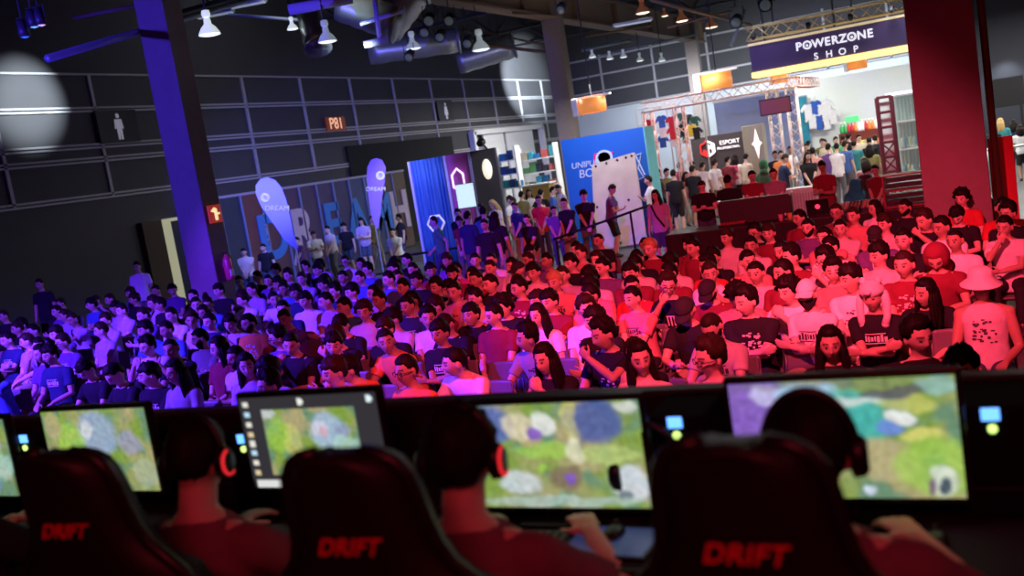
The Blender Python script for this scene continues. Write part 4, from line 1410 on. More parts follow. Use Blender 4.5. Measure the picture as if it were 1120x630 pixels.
# lit screen standing before the panels
p = at_y(510, 214, BY - 1.2)
t = empty('info_screen', (p.x, p.y, 0), 0.0, 'pale glowing screen on a stand before the magenta panel', 'screen')
MB().box((0, 0, p.z), (0.62, 0.06, 0.72), bev=0.01).obj('screen_housing', PLASTIC_K, t)
MB().box((0, -0.035, p.z), (0.58, 0.01, 0.68)).obj('display', mat('pale screen glow', (0.6, 0.8, 1), 0.3, emit=(0.62, 0.82, 1.0), es=0.85), t)
MB().tube([(0, 0.02, 0.03), (0, 0.02, p.z - 0.3)], 0.035, 10).box((0, 0, 0.015), (0.5, 0.4, 0.03)).obj('stand', M_STEEL, t)
# stands of goods behind the booths: boxes on shelves, each its own
def goods_shelf(x0, x1, ypix, Y, rows, label, seed, palette, zbase=1.3):
    A, B = at_y(x0, ypix, Y), at_y(x1, ypix, Y)
    W = B.x - A.x
    cx = (A.x + B.x) / 2
    t = empty('goods_shelf', (cx, Y, 0), 0, label, 'shelf')
    for sx in (-1, 1):
        MB().box((sx * W / 2, 0, (zbase + rows * 0.5) / 2), (0.06, 0.4, zbase + rows * 0.5)).obj('side_panel', M_WHITE, t)
    r = random.Random(seed)
    k = 0
    for j in range(rows):
        z = zbase + 0.5 * j
        MB().box((0, 0, z), (W, 0.4, 0.04)).obj('shelf_board', M_WHITE, t)
        x = -W / 2 + 0.12
        while x < W / 2 - 0.2:
            w_, h_ = r.uniform(0.12, 0.26), r.uniform(0.16, 0.4)
            c = r.choice(palette)
            q = MB(); q.box((0, 0, h_ / 2), (w_, 0.26, h_), bev=0.012); q.box((0, -0.132, h_ * 0.5), (w_ * 0.7, 0.006, h_ * 0.4))
            o = q.obj('goods_box', mat('goods %.2f %.2f %.2f' % c, c, 0.6))
            o.location = (cx + x + w_ / 2, Y, z + 0.021)
            k += 1
            tag(o, f'small goods box, {ordinal(min(k, 49))} along the {label}'[:110], 'box', 'goods on the ' + label)
            x += w_ + r.uniform(0.02, 0.12)


PAL1 = [(0.02, 0.15, 0.35), (0.05, 0.35, 0.45), (0.1, 0.3, 0.1), (0.5, 0.45, 0.3), (0.03, 0.03, 0.05), (0.5, 0.1, 0.1)]
goods_shelf(546, 568, 185, 33.0, 3, 'teal shelf by the charcoal panel', 3, [(0.02, 0.15, 0.35), (0.03, 0.3, 0.4), (0.02, 0.06, 0.2)], 1.9)
goods_shelf(570, 611, 185, 34.0, 3, 'mixed shelf beside the blue wall', 4, PAL1, 1.8)
A, B = at_y(583, 192, 33.5), at_y(612, 188, 33.5)
t = empty('shop_counter', ((A.x + B.x) / 2, 32.6, 0), 0, 'ochre fronted counter left of the blue wall', 'counter')
MB().box((0, 0, 0.95), (B.x - A.x, 0.5, 1.9), bev=0.02).obj('counter_body', mat('ochre board', (0.35, 0.22, 0.05), 0.6), t)
MB().box((0, 0, 1.92), (B.x - A.x + 0.1, 0.6, 0.05)).obj('counter_top', M_WHITE, t)

# blue wall with lettering, and the pale board leaning on it
A, B = at_y(613, 157, 27.5), at_y(703, 142, 27.5)
t = empty('blue_wall', ((A.x + B.x) / 2, 27.95, 0), 0, 'tall blue exhibition wall with pink emblem behind the pale board', 'wall panel')
W = B.x - A.x
MB().box((0, 0, 1.62), (W, 0.85, 3.24), bev=0.01).obj('wall_body', mat('exhibition blue', (0.008, 0.12, 0.60), 0.6, nscale=2, noise_amt=0.08, emit=None), t)
MB().box((W / 2 + 0.02, 0, 1.62), (0.04, 0.85, 3.24)).obj('side_face', mat('cyan side', (0.15, 0.55, 0.62), 0.6), t)
LL = mat('pale blue ink', (0.6, 0.72, 0.95), 0.6)
PK = mat('pink ink', (0.75, 0.03, 0.25), 0.6)
ox = (A.x + B.x) / 2
def onwall(px, py):
    q = at_y(px, py, 27.5); return q.x - ox, q.z
x, z = onwall(640, 180); letter('lettering', 'UNIPUR', 0.25, LL, Matrix.Translation((x, -0.44, z)) @ FACE_NEG_Y, t, 0.01, 0.15)
x, z = onwall(641, 190); letter('lettering', 'BO', 0.34, LL, Matrix.Translation((x, -0.44, z)) @ FACE_NEG_Y, t, 0.01, 0.1)
x, z = onwall(658, 172)
q = MB(); q.prism([(x - 0.28, -0.43, z - 0.12), (x + 0.26, -0.43, z - 0.1), (x + 0.38, -0.43, z + 0.12), (x - 0.22, -0.43, z + 0.14)], (0, -0.015, 0)); q.obj('emblem', PK, t)
q = MB(); q.lathe([(0.16, -0.01), (0.22, -0.01), (0.22, 0.01), (0.16, 0.01), (0.16, -0.01)], (x + 0.08, -0.46, z - 0.02), 22, Matrix.Rotation(PI / 2, 4, 'X') @ Matrix.Diagonal((1.2, 1, 1, 1))); q.obj('emblem_ring', LL, t)
q = MB()
a, b_, c_ = onwall(695, 170), onwall(701, 168), onwall(704, 192)
P_ = lambda v: Vector((v[0], -0.44, v[1]))
q.tube([P_(a), P_(b_), P_(onwall(698, 184)), P_(onwall(704, 194)), P_(onwall(699, 196))], 0.02, 6); q.tube([P_(a), P_(onwall(705, 191))], 0.02, 6)
q.obj('line_pattern', LL, t)
BYD = 26.6
c4 = [at_y(644, 181, BYD), at_y(691, 167, BYD), at_y(711, 254, BYD), at_y(656, 268, BYD)]
base = (c4[2] + c4[3]) / 2
t = empty('pale_board', (base.x, BYD, 0), 0, 'tall unpainted pale board with bolts leaning on the blue wall', 'board')
o0 = Vector((base.x, BYD, 0))
poly = []
for i, p in enumerate(c4):
    p = Vector(p) - o0
    if i >= 2:
        p.z = 0.02 if i == 3 else 0.10
    p.y = -0.05 if i < 2 else -0.35
    poly.append(p)
poly[0].y = poly[1].y = 0.28
q = MB(); q.prism(poly, (0, -0.05, 0)); q.obj('board_panel', mat('raw pale plywood', (0.50, 0.41, 0.37), 0.7, nscale=2.5, noise_amt=0.25), t)
for (u, v) in ((0.1, 0.03), (0.35, 0.03), (0.6, 0.03), (0.8, 0.03), (0.93, 0.03), (0.08, 0.5), (0.5, 0.5), (0.75, 0.5), (0.93, 0.95), (0.5, 0.95)):
    p = (poly[0].lerp(poly[1], u)).lerp(poly[3].lerp(poly[2], u), v)
    MB().ball(p + Vector((0, -0.06, 0)), 0.035, sub=2).obj('bolt', PLASTIC_K, t, True)
# ------------------------------------------------------------------ the shop at the far right
SY = 31.0
A, B = at_y(821, 66, SY), at_y(1012, 31, SY)
zt, zb = (at_y(821, 50, SY).z + at_y(1008, 15, SY).z) / 2, (at_y(821, 82, SY).z + at_y(1008, 52, SY).z) / 2
W, cx = B.x - A.x, (A.x + B.x) / 2
t = empty('shop_sign', (cx, SY, (zt + zb) / 2), 0, 'big hanging purple shop sign with white lettering and yellow glowing lower edge', 'sign')
h = zt - zb
MB().box((0, 0.45, 0.06), (W, 0.9, h - 0.12)).obj('sign_box', mat('sign purple', (0.10, 0.055, 0.19), 0.5, nscale=2), t)
MB().box((0, 0.40, -h / 2 + 0.02), (W + 0.04, 0.9, 0.16), bev=0.01).obj('glowing_edge', mat('yellow glow strip', (1, 0.8, 0.3), 0.4, emit=(1.0, 0.72, 0.25), es=1.3), t)
MB().box((0, 0.40, h / 2 + 0.03), (W + 0.04, 0.9, 0.07), bev=0.01).obj('top_edge', mat('pale gold edge', (0.8, 0.65, 0.4), 0.4, emit=(1, 0.75, 0.4), es=0.45), t)
WT = mat('sign letter white', (0.95, 0.93, 0.97), 0.4, emit=(0.95, 0.92, 1.0), es=0.85)
q0 = at_y(912, 45, SY)
widths = {'P': .62, 'O': .80, 'W': .98, 'E': .58, 'R': .64, 'Z': .64, 'N': .76}
tot = sum(widths[c] for c in 'POWERZONE')
xx = -tot / 2
for ch in 'POWERZONE':
    xx += widths[ch] / 2
    px_ = q0.x - cx + xx * 0.345
    letter('lettering', ch, 0.33, WT, Matrix.Translation((px_, -0.02, q0.z - (zt + zb) / 2 + 0.02)) @ FACE_NEG_Y, t, 0.015, 0, 0.02)
    if ch == 'O':
        q = MB(); q.lathe([(0.001, 0), (0.035, 0), (0.035, 0.012), (0.001, 0.012)], (px_, -0.02, q0.z - (zt + zb) / 2 + 0.02), 14, Matrix.Rotation(PI / 2, 4, 'X')); q.obj('lettering_dot', WT, t)
    xx += widths[ch] / 2
q0 = at_y(914, 56, SY)
for k, ch in enumerate('SHOP'):
    letter('lettering', ch, 0.27, WT, Matrix.Translation((q0.x - cx + (k - 1.5) * 0.37, -0.02, q0.z - (zt + zb) / 2 - 0.05)) @ FACE_NEG_Y, t, 0.012, 0, 0.005)
for sx in (-0.42, 0.0, 0.42):
    q = MB(); q.tube([(W * sx, 0.45, h / 2), (W * sx, 0.45, HZ - (zt + zb) / 2)], 0.03, 6); q.obj('hanger', M_DKST, t)
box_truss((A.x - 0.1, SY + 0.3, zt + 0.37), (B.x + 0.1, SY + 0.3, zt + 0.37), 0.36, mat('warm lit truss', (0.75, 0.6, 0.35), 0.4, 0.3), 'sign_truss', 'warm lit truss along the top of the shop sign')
for i, px in enumerate((824, 884, 930, 975)):
    p = at_y(px, 40 - (px - 824) * 0.19, SY - 0.5); p.z = zt + 0.22
    q = MB(); t = empty('sign_lamp', p, 0, f'small lamp lighting the shop sign, {ordinal(i + 1)} from its left end', 'lamp', 'lamps over the shop sign')
    q.lathe([(0.001, 0.09), (0.06, 0.08), (0.08, -0.08), (0.001, -0.08)], seg=14, M=Matrix.Rotation(2.5, 4, 'X')); q.obj('housing', M_DKST, t, True)
    q = MB(); q.tube([(0, 0, 0), (0, 0.5, 0.05)], 0.02, 6); q.obj('arm', M_DKST, t)

# white partition behind the shop and its upper rails
A, B = at_y(868, 120, 44), at_y(1085, 100, 44)
q = MB(); q.box(((A.x + B.x) / 2, 44, 2.1), (B.x - A.x, 0.15, 4.2)); struct('wall_partition', q, mat('white partition', (0.74, 0.80, 0.78), 0.7, noise_amt=0.05))
# truss gate
GY = 32.0
def gate_leg(px, y0, label):
    p = at_y(px, y0, GY)
    return p
pa, pb = at_y(702, 116, GY), at_y(866, 92, GY)
zt2 = (pa.z + pb.z) / 2
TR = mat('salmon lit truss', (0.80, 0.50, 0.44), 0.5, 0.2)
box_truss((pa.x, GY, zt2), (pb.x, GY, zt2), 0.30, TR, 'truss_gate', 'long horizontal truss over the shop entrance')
for i, (px, dy) in enumerate(((845, 0.0), (866, 0.9), (706, 0.0), (741, 0.0))):
    p = at_y(px, 110, GY + dy)
    zz = zt2 - 0.16
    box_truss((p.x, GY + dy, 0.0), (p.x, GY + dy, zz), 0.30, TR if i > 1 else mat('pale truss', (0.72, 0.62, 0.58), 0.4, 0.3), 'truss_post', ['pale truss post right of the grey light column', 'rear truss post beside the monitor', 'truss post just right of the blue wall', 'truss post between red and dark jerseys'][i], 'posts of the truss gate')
pc = at_y(866, 92, GY)
box_truss((pc.x, GY, zt2), (pc.x, GY + 5, zt2), 0.30, TR, 'truss_beam', 'short truss running back over the shop')
pa2, pb2 = at_y(770, 124, GY + 4), at_y(842, 112, GY + 4)
p = at_y(848, 116, GY - 0.3)
t = empty('hanging_monitor', p, 0, 'dark monitor hanging on the truss posts', 'monitor')
MB().box((0, 0, 0), (0.95, 0.08, 0.5), bev=0.015).obj('monitor_housing', PLASTIC_K, t)
MB().box((0, -0.045, 0), (0.88, 0.01, 0.43)).obj('display', mat('dim red screen', (0.1, 0.02, 0.03), 0.3, emit=(0.25, 0.06, 0.07), es=0.4), t)
MB().tube([(0, 0.04, 0), (0, 0.3, 0)], 0.03, 8).obj('mount', PLASTIC_K, t)
# orange box lamps
for i, (px, py, d) in enumerate(((648, 115, 34), (784, 89, 34), (853, 86, 33), (938, 70, 34))):
    p = at_d(px, py, d)
    t = empty('box_lamp', p, 0, ['copper box lamp by the middle column', 'large copper box lamp above the jerseys', 'small orange lamp under the sign end', 'orange lamp below the middle of the shop sign'][i], 'lamp', 'copper box lamps')
    s = (0.9, 1.0, 0.5, 0.6)[i]
    q = MB(); q.lathe([(0.42 * s, -0.28 * s), (0.5 * s, -0.28 * s), (0.52 * s, 0.0), (0.5 * s, 0.28 * s), (0.42 * s, 0.28 * s), (0.40 * s, 0), (0.42 * s, -0.28 * s)], seg=24)
    q.obj('shade_drum', mat('glowing copper', (0.7, 0.25, 0.06), 0.4, emit=(0.95, 0.30, 0.06), es=0.55), t, True)
    q = MB(); q.box((-0.62 * s, 0, 0), (0.22 * s, 0.6 * s, 0.66 * s), bev=0.03); q.box((0, 0, 0.33 * s), (1.5 * s, 0.3 * s, 0.07 * s)); q.obj('white_end', M_WHITE, t)
    q = MB(); q.lathe([(0.001, -0.1 * s), (0.12 * s, -0.22 * s), (0.14 * s, 0.2 * s), (0.001, 0.22 * s)], seg=16); q.obj('bulb', EM_WARM, t, True)
    q = MB(); q.tube([(0, 0, 0.3 * s), (0, 0, HZ - p.z)], 0.025, 6); q.obj('hanger', M_DKST, t)

# charcoal board with the red and white hexagon
EY_ = 34.5
A, B = at_y(756, 160, EY_), at_y(820, 150, EY_)
W, cx = B.x - A.x, (A.x + B.x) / 2
z1 = (at_y(757, 153, EY_).z + at_y(815, 141, EY_).z) / 2
t = empty('charcoal_board', (cx, EY_, 0), 0, 'charcoal exhibition board with red and white hexagon emblem', 'wall panel')
MB().box((0, 0.1, z1 / 2), (W, 0.2, z1), bev=0.01).obj('board_body', mat('charcoal board', (0.045, 0.035, 0.04), 0.6), t)
def onb(px, py):
    q = at_y(px, py, EY_); return q.x - cx, q.z
x, z = onb(798, 155); letter('lettering', 'ESPORT', 0.20, WT, Matrix.Translation((x, -0.03, z)) @ FACE_NEG_Y, t, 0.012)
x, z = onb(797, 161); letter('lettering', 'PROFESSIONAL', 0.115, WT, Matrix.Translation((x, -0.03, z)) @ FACE_NEG_Y, t, 0.012)
x, z = onb(774, 163)
r_ = 0.27
hx = [(x + r_ * math.sin(PI / 3 * k), z + r_ * math.cos(PI / 3 * k)) for k in range(6)]
RD = mat('emblem red', (0.75, 0.03, 0.03), 0.5, emit=(0.8, 0.03, 0.03), es=0.25)
q = MB()
for k in (3, 4, 5):
    a, b_ = hx[k], hx[(k + 1) % 6]
    q.tube([(a[0], -0.03, a[1]), (b_[0], -0.03, b_[1])], 0.035, 6)
q.prism([(x - 0.192, -0.02, z - 0.115), (x - 0.013, -0.02, z - 0.205), (x - 0.013, -0.02, z - 0.064), (x - 0.128, -0.02, z)], (0, -0.02, 0))
q.obj('emblem_red_half', RD, t)
q = MB()
for k in (0, 1, 2):
    a, b_ = hx[k], hx[k + 1]
    q.tube([(a[0], -0.03, a[1]), (b_[0], -0.03, b_[1])], 0.035, 6)
q.prism([(x + 0.013, -0.02, z - 0.192), (x + 0.058, -0.02, z - 0.166), (x + 0.058, -0.02, z + 0.064), (x + 0.102, -0.02, z - 0.032), (x + 0.154, -0.02, z + 0.064), (x + 0.154, -0.02, z - 0.128), (x + 0.198, -0.02, z - 0.102), (x + 0.198, -0.02, z + 0.154), (x + 0.141, -0.02, z + 0.154), (x + 0.102, -0.02, z + 0.064), (x + 0.051, -0.02, z + 0.154), (x + 0.013, -0.02, z + 0.154)], (0, -0.02, 0))
q.obj('emblem_white_half', WT, t)
p = at_y(827, 165, EY_ - 0.6)
zt3 = at_y(826, 136, EY_ - 0.6).z
t = empty('light_column', (p.x, EY_ - 0.6, 0), 0, 'tall grey column with a glowing white star shape', 'column')
w = at_y(838, 165, EY_ - 0.6).x - at_y(816, 165, EY_ - 0.6).x
MB().box((0, 0, zt3 / 2), (w, 0.6, zt3), bev=0.02).obj('column_body', mat('stone grey board', (0.30, 0.28, 0.23), 0.7), t)
c = at_y(828, 157, EY_ - 0.9)
q = MB(); pts = []
for k in range(8):
    a = PI / 4 * k
    rr = (0.50 if k % 4 == 0 else 0.17) if k % 2 == 0 else 0.12
    pts.append((c.x - p.x + rr * math.sin(a), -0.31, c.z + rr * math.cos(a)))
q.prism(pts, (0, -0.02, 0)); q.obj('star_light', mat('star glow', (1, 0.97, 0.85), 0.4, emit=(1, 0.95, 0.8), es=0.7), t)

# hanging jerseys
def jersey_mesh():
    q = MB()
    f = [(-0.20, -0.36), (0.20, -0.36), (0.20, 0.12), (0.34, -0.02), (0.42, 0.10), (0.24, 0.34), (0.10, 0.38), (0.0, 0.33), (-0.10, 0.38), (-0.24, 0.34), (-0.42, 0.10), (-0.34, -0.02), (-0.20, 0.12)]
    q.prism([(x, -0.04 - 0.02 * math.cos(x * 6), z) for x, z in f], (0, 0.08, 0))
    return q.mesh('jersey')


JM = jersey_mesh()
def hangm():
    q = MB(); q.tube([(-0.22, 0, 0.36), (0, 0, 0.44), (0.22, 0, 0.36)], 0.012, 6); q.tube([(0, 0, 0.44), (0, 0, 0.54), (0.05, 0, 0.58)], 0.01, 6); return q.mesh('clothes_hanger', M_STEEL)
HM_ = hangm()
JC = [('red', (0.55, 0.02, 0.04)), ('blue', (0.03, 0.10, 0.45)), ('white', (0.75, 0.75, 0.78)), ('dark green', (0.03, 0.12, 0.09)), ('black', (0.02, 0.02, 0.025)), ('yellow', (0.75, 0.65, 0.08))]
JPOS = [(711, 137, 0), (713, 148, 2), (714, 158, 0), (724, 133, 1), (725, 144, 2), (725, 155, 1), (735, 134, 0), (736, 146, 0), (737, 154, 2), (746, 130, 3), (747, 142, 4), (753, 132, 4), (756, 143, 5), (760, 134, 3), (750, 150, 3), (762, 146, 4)]
JROWS = {}
for i, (px, py, c) in enumerate(JPOS):
    p = at_y(px, py, GY + 0.6 + 0.12 * (i % 3))
    o = inst('jersey', JM, mat('jersey ' + JC[c][0], JC[c][1], 0.8))
    o.location = p
    o.scale = (0.52, 0.8, 0.55)
    o.rotation_euler = (0, 0, 0.25 * math.sin(i * 2.1))
    tag(o, f'{JC[c][0]} jersey on display, {ordinal(i + 1)} of the hung jerseys counted from the blue wall', 'jersey', 'jerseys hung over the shop')
    inst('clothes_hanger', HM_, M_STEEL, o)
for px in (718, 752):
    p = at_y(px, 146, GY + 1.0)
    t = empty('jersey_rack', (p.x, GY + 1.0, 0), 0, 'jersey rack with red and blue jerseys' if px == 718 else 'jersey rack with dark jerseys', 'rack', 'jersey racks')
    q = MB()
    for z in (p.z + 0.9, p.z + 0.35, p.z - 0.2):
        q.tube([(-0.6, 0, z), (0.6, 0, z)], 0.02, 8)
    q.obj('rail', M_STEEL, t)
    for sx in (-0.6, 0.6):
        q = MB(); q.tube([(sx, 0, 0), (sx, 0, p.z + 0.95)], 0.025, 8); q.obj('post', M_STEEL, t)
# white and blue jerseys at the shop back
for i, (px, py, c) in enumerate(((884, 122, 2), (892, 118, 1), (899, 122, 2), (905, 118, 2), (889, 133, 2), (897, 134, 1), (904, 134, 2), (911, 128, 2))):
    p = at_y(px, py, 43.6)
    o = inst('jersey', JM, mat('jersey ' + JC[c][0], JC[c][1], 0.8)); o.location = p; o.scale = (0.75, 0.9, 0.8)
    tag(o, f'{JC[c][0]} jersey on the white partition, {ordinal(i + 1)} of its group', 'jersey', 'jerseys on the white partition')
    inst('clothes_hanger', HM_, M_STEEL, o)
A, B = at_y(868, 130, 43.5), at_y(883, 130, 43.5)
t = empty('teal_poster', ((A.x + B.x) / 2, 43.8, 0), 0, 'teal printed poster panel on the white partition', 'poster')
MB().box((0, 0, 2.4), (B.x - A.x, 0.08, 2.4)).obj('poster_sheet', mat('teal print', (0.02, 0.22, 0.32), 0.6, nscale=1.5, noise_amt=0.6), t)
MB().box((0, 0.03, 2.4), (B.x - A.x + 0.1, 0.05, 2.5)).obj('poster_frame', M_STEEL, t)
A, B = at_y(770, 140, 36), at_y(862, 130, 36)
t = empty('blue_backdrop', ((A.x + B.x) / 2, 38, 0), 0, 'pale blue printed backdrop behind the truss gate', 'backdrop')
MB().box((0, 0, 1.9), (B.x - A.x, 0.1, 3.8)).obj('backdrop_sheet', mat('pale blue print', (0.30, 0.38, 0.66), 0.6, nscale=0.8, noise_amt=0.5), t)
MB().box((0, -0.05, 3.82), (B.x - A.x + 0.1, 0.12, 0.08)).obj('top_bar', M_WHITE, t)
# bottle shelf
BYS = 40.0
A, B = at_y(917, 145, BYS), at_y(966, 136, BYS)
zc = (A.z + B.z) / 2 - 0.1
W, cx = B.x - A.x, (A.x + B.x) / 2
t = empty('bottle_shelf', (cx, BYS, 0), 0, 'dark red shop shelf with rows of bottles and figures', 'shelf')
MB().box((0, 0.2, zc / 2), (W, 0.4, zc)).obj('cabinet_body', mat('dark red board', (0.16, 0.03, 0.03), 0.6), t)
MB().box((0, 0.15, zc - 0.7), (W, 0.5, 0.04)).obj('shelf_board', M_WHITE, t)
BM = MB().lathe([(0.001, 0), (0.07, 0), (0.075, 0.05), (0.075, 0.22), (0.03, 0.30), (0.03, 0.38), (0.001, 0.38)], seg=12).mesh('bottle', None, True)
BL = MB().lathe([(0.001, 0), (0.034, 0), (0.034, 0.06), (0.001, 0.06)], seg=10).mesh('bottle_cap', None, True)
for i in range(12):
    c = [('orange', (0.75, 0.25, 0.06)), ('red', (0.5, 0.04, 0.04)), ('white', (0.8, 0.8, 0.8)), ('green', (0.05, 0.4, 0.12))][(i * 5 + i // 3) % 3 if i > 1 else 3]
    o = inst('bottle', BM, mat('bottle ' + c[0], c[1], 0.3)); o.location = (cx - W / 2 + 0.12 + (W - 0.24) * i / 11, BYS + 0.12, zc + 0.001)
    tag(o, f'{c[0]} bottle on the dark red shelf, {ordinal(i + 1)} from its left end', 'bottle', 'bottles on the shop shelf')
    b2 = inst('bottle_cap', BL, M_WHITE, o); b2.location = (0, 0, 0.36)
for i in range(7):
    q = MB(); q.box((0, 0, 0.17), (0.26, 0.2, 0.34), bev=0.02); q.ball((0, -0.08, 0.18), (0.09, 0.05, 0.10))
    o = q.obj('boxed_figure', mat('figure box %d' % (i % 4), [(0.7, 0.6, 0.3), (0.8, 0.75, 0.7), (0.6, 0.2, 0.1), (0.75, 0.7, 0.2)][i % 4], 0.5)); o.location = (cx - W / 2 + 0.2 + (W - 0.4) * i / 6, BYS - 0.02, zc - 0.68)
    o.location.y = BYS - 0.1
    tag(o, f'boxed toy on the shop shelf, {ordinal(i + 1)} below the bottles', 'toy', 'boxed toys on the shop shelf')
MB_ = None
t = None
p = at_y(932, 133, BYS - 0.3)
tag(MB().box((0, 0, 0), (0.5, 0.05, 0.22), bev=0.01).obj('green_sign', mat('green sign glow', (0.1, 0.6, 0.2), 0.5, emit=(0.1, 0.75, 0.25), es=0.6), None, False, (p.x, BYS - 0.28, zc + 0.5)), 'small glowing green sign above the bottle shelf', 'sign')

# glass display and the red truss tower
DY = 27.0
pl, pr = at_y(965, 150, DY), at_y(978, 150, DY)
zt4 = at_y(968, 106, DY).z
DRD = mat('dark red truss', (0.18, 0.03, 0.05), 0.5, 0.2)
t = empty('truss_tower', ((pl.x + pr.x) / 2, DY, 0), 0, 'dark red truss tower with white panels in front of glass display', 'truss')
w = pr.x - pl.x + 0.06
q = MB()
for sx in (-1, 1):
    for sy in (-1, 1):
        q.tube([(sx * w / 2, sy * w / 2, 0), (sx * w / 2, sy * w / 2, zt4)], 0.045, 8)
n = 8
for k in range(n + 1):
    z = zt4 * k / n
    for sy in (-1, 1):
        q.tube([(-w / 2, sy * w / 2, z), (w / 2, sy * w / 2, z)], 0.035, 6)
    if k < 5:
        q.tube([(-w / 2, -w / 2, z), (w / 2, -w / 2, z + zt4 / n)], 0.02, 6); q.tube([(w / 2, -w / 2, z), (-w / 2, -w / 2, z + zt4 / n)], 0.02, 6)
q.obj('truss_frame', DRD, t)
q = MB(); q.box((0, 0.02, zt4 / 2), (w - 0.1, 0.03, zt4 - 0.1)); q.obj('white_panel', mat('lit white panel', (0.85, 0.9, 0.92), 0.5), t)
A, B = at_y(981, 150, DY + 0.4), at_y(1009, 150, DY + 0.4)
t = empty('display_case', ((A.x + B.x) / 2, DY + 0.6, 0), 0, 'tall glass display case lit pale green beside the red tower', 'display case')
W = B.x - A.x
G = bpy.data.materials.new('case glass'); G.use_nodes = True
gb = G.node_tree.nodes['Principled BSDF']; gb.inputs['Transmission Weight'].default_value = 0.9; gb.inputs['Roughness'].default_value = 0.08; gb.inputs['Base Color'].default_value = (0.85, 0.95, 0.92, 1); gb.inputs['IOR'].default_value = 1.1
_mats['case glass'] = G
MB().box((0, -0.28, zt4 / 2), (W, 0.02, zt4)).obj('glass_pane', G, t)
MB().box((0, 0.3, zt4 / 2), (W, 0.03, zt4)).obj('back_panel', mat('pale green panel', (0.55, 0.72, 0.62), 0.5), t)
for k, z in enumerate((0.02, 0.9, 1.6, 2.3, zt4 - 0.02)):
    MB().box((0, 0, z), (W, 0.6, 0.04)).obj('shelf_board', M_WHITE, t)
for i in range(7):
    q = MB(); x = -W / 2 + W * (i + 0.5) / 7
    q.tube([(x, 0.2, 0.1), (x, 0.2, zt4 - 0.1)], 0.02, 6); q.obj('upright', M_WHITE, t)
MB().box((0, 0, zt4 + 0.04), (W + 0.3, 0.7, 0.06)).obj('light_bar', mat('violet white tube', (1, 0.9, 1), 0.4, emit=(1.0, 0.85, 1.0), es=1.2), t)
for i in range(10):
    q = MB(); q.lathe([(0.001, 0), (0.06, 0), (0.07, 0.1), (0.05, 0.2), (0.03, 0.26), (0.001, 0.28)], seg=12)
    o = q.obj('trophy_cup', mat('case item %d' % (i % 3), [(0.2, 0.4, 0.5), (0.7, 0.7, 0.4), (0.8, 0.85, 0.85)][i % 3], 0.3, 0.2), None, True, ((A.x + B.x) / 2 - W / 2 + 0.12 + (W - 0.24) * (i % 5) / 4, DY + 0.55, 0.922 + 0.7 * (i // 5)))
    tag(o, f'small cup in the glass case, {ordinal(i % 5 + 1)} on the {"lower" if i < 5 else "upper"} shelf', 'cup', 'cups in the glass case')
# white counter of the shop
A, B = at_y(850, 210, 25.5), at_y(889, 196, 25.5)
t = empty('white_counter', ((A.x + B.x) / 2, 25.5, 0), 0.0, 'white patterned counter front behind the technicians', 'counter')
MB().box((0, 0.2, 0.55), (B.x - A.x + 0.5, 0.4, 1.1), bev=0.02).obj('counter_body', mat('counter white', (0.75, 0.75, 0.73), 0.6), t)
q = MB()
for i in range(14):
    x = -(B.x - A.x) / 2 + (B.x - A.x) * i / 13
    q.box((x, -0.005, 0.62), (0.03, 0.01, 0.7))
q.obj('front_pattern', mat('counter grey', (0.45, 0.46, 0.46), 0.6), t)

# ------------------------------------------------------------------ technicians' riser
RY = 18.2
A, B = at_y(728, 262, RY), at_y(1012, 220, RY)
x0, x1 = A.x, B.x + 1.2
W, cx = x1 - x0, (x0 + x1) / 2
struct('platform', MB().box((cx, RY + 1.7, 0.15), (W, 3.2, 0.30)), M_BLACK)
t = empty('control_table', (cx, RY, 0), 0, 'long control table with black skirt behind the audience', 'table')
MB().box((0, 0.45, 1.02), (W, 0.9, 0.05), bev=0.01).obj('table_top', mat('dark red table top', (0.05, 0.03, 0.035), 0.5), t)
q = MB(); N_ = 140
rows = []
for z in (0.01, 0.5, 1.03):
    fr = [(-W / 2 + W * i / N_, -0.03 + 0.016 * math.sin(i * 1.35 + z), z) for i in range(N_ + 1)]
    rows.append(fr + [(x, y + 0.015, zz) for x, y, zz in reversed(fr)])
q.loft(rows); q.obj('skirt', mat('skirt cloth', (0.022, 0.016, 0.018), 0.9), t, True)
for sx in (-1, 1):
    MB().box((sx * (W / 2 - 0.1), 0.8, 0.65), (0.06, 0.06, 0.70)).obj('leg', M_DKST, t)
def on_table(px, py, dy, z=1.046):
    q = at_z(px, py, z); s = (RY + dy) / q.y
    return Vector((at_y(px, py, RY + dy).x, RY + dy, z))
# flight case, laptop, mixing desks, speakers and bits on it
p = on_table(826, 226, 0.45)
t = empty('flight_case', p, 0, 'wide black flight case lid standing on the control table', 'case')
MB().box((0, 0, 0.24), (1.35, 0.18, 0.46), bev=0.02).obj('case_shell', mat('case black', (0.018, 0.014, 0.016), 0.5), t)
q = MB()
for sx in (-1, 1):
    for z in (0.02, 0.46):
        q.box((sx * 0.67, 0, z), (0.05, 0.2, 0.05), bev=0.008)
q.obj('corner_fitting', M_STEEL, t)
MB().box((0, 0.0, 0.475), (0.16, 0.05, 0.02)).obj('handle', M_STEEL, t)
p = on_table(893, 214, 0.38)
t = empty('laptop', p, 0, 'black open laptop with glowing emblem before the red technician', 'laptop')
MB().box((0, 0.14, 0.012), (0.40, 0.27, 0.022), bev=0.006).obj('base', PLASTIC_K, t)
MB().box((0, 0, 0), (0.40, 0.02, 0.30), bev=0.006).obj('lid', PLASTIC_K, t).matrix_local = Matrix.Translation((0, -0.02, 0.16)) @ Matrix.Rotation(R_(14), 4, 'X')
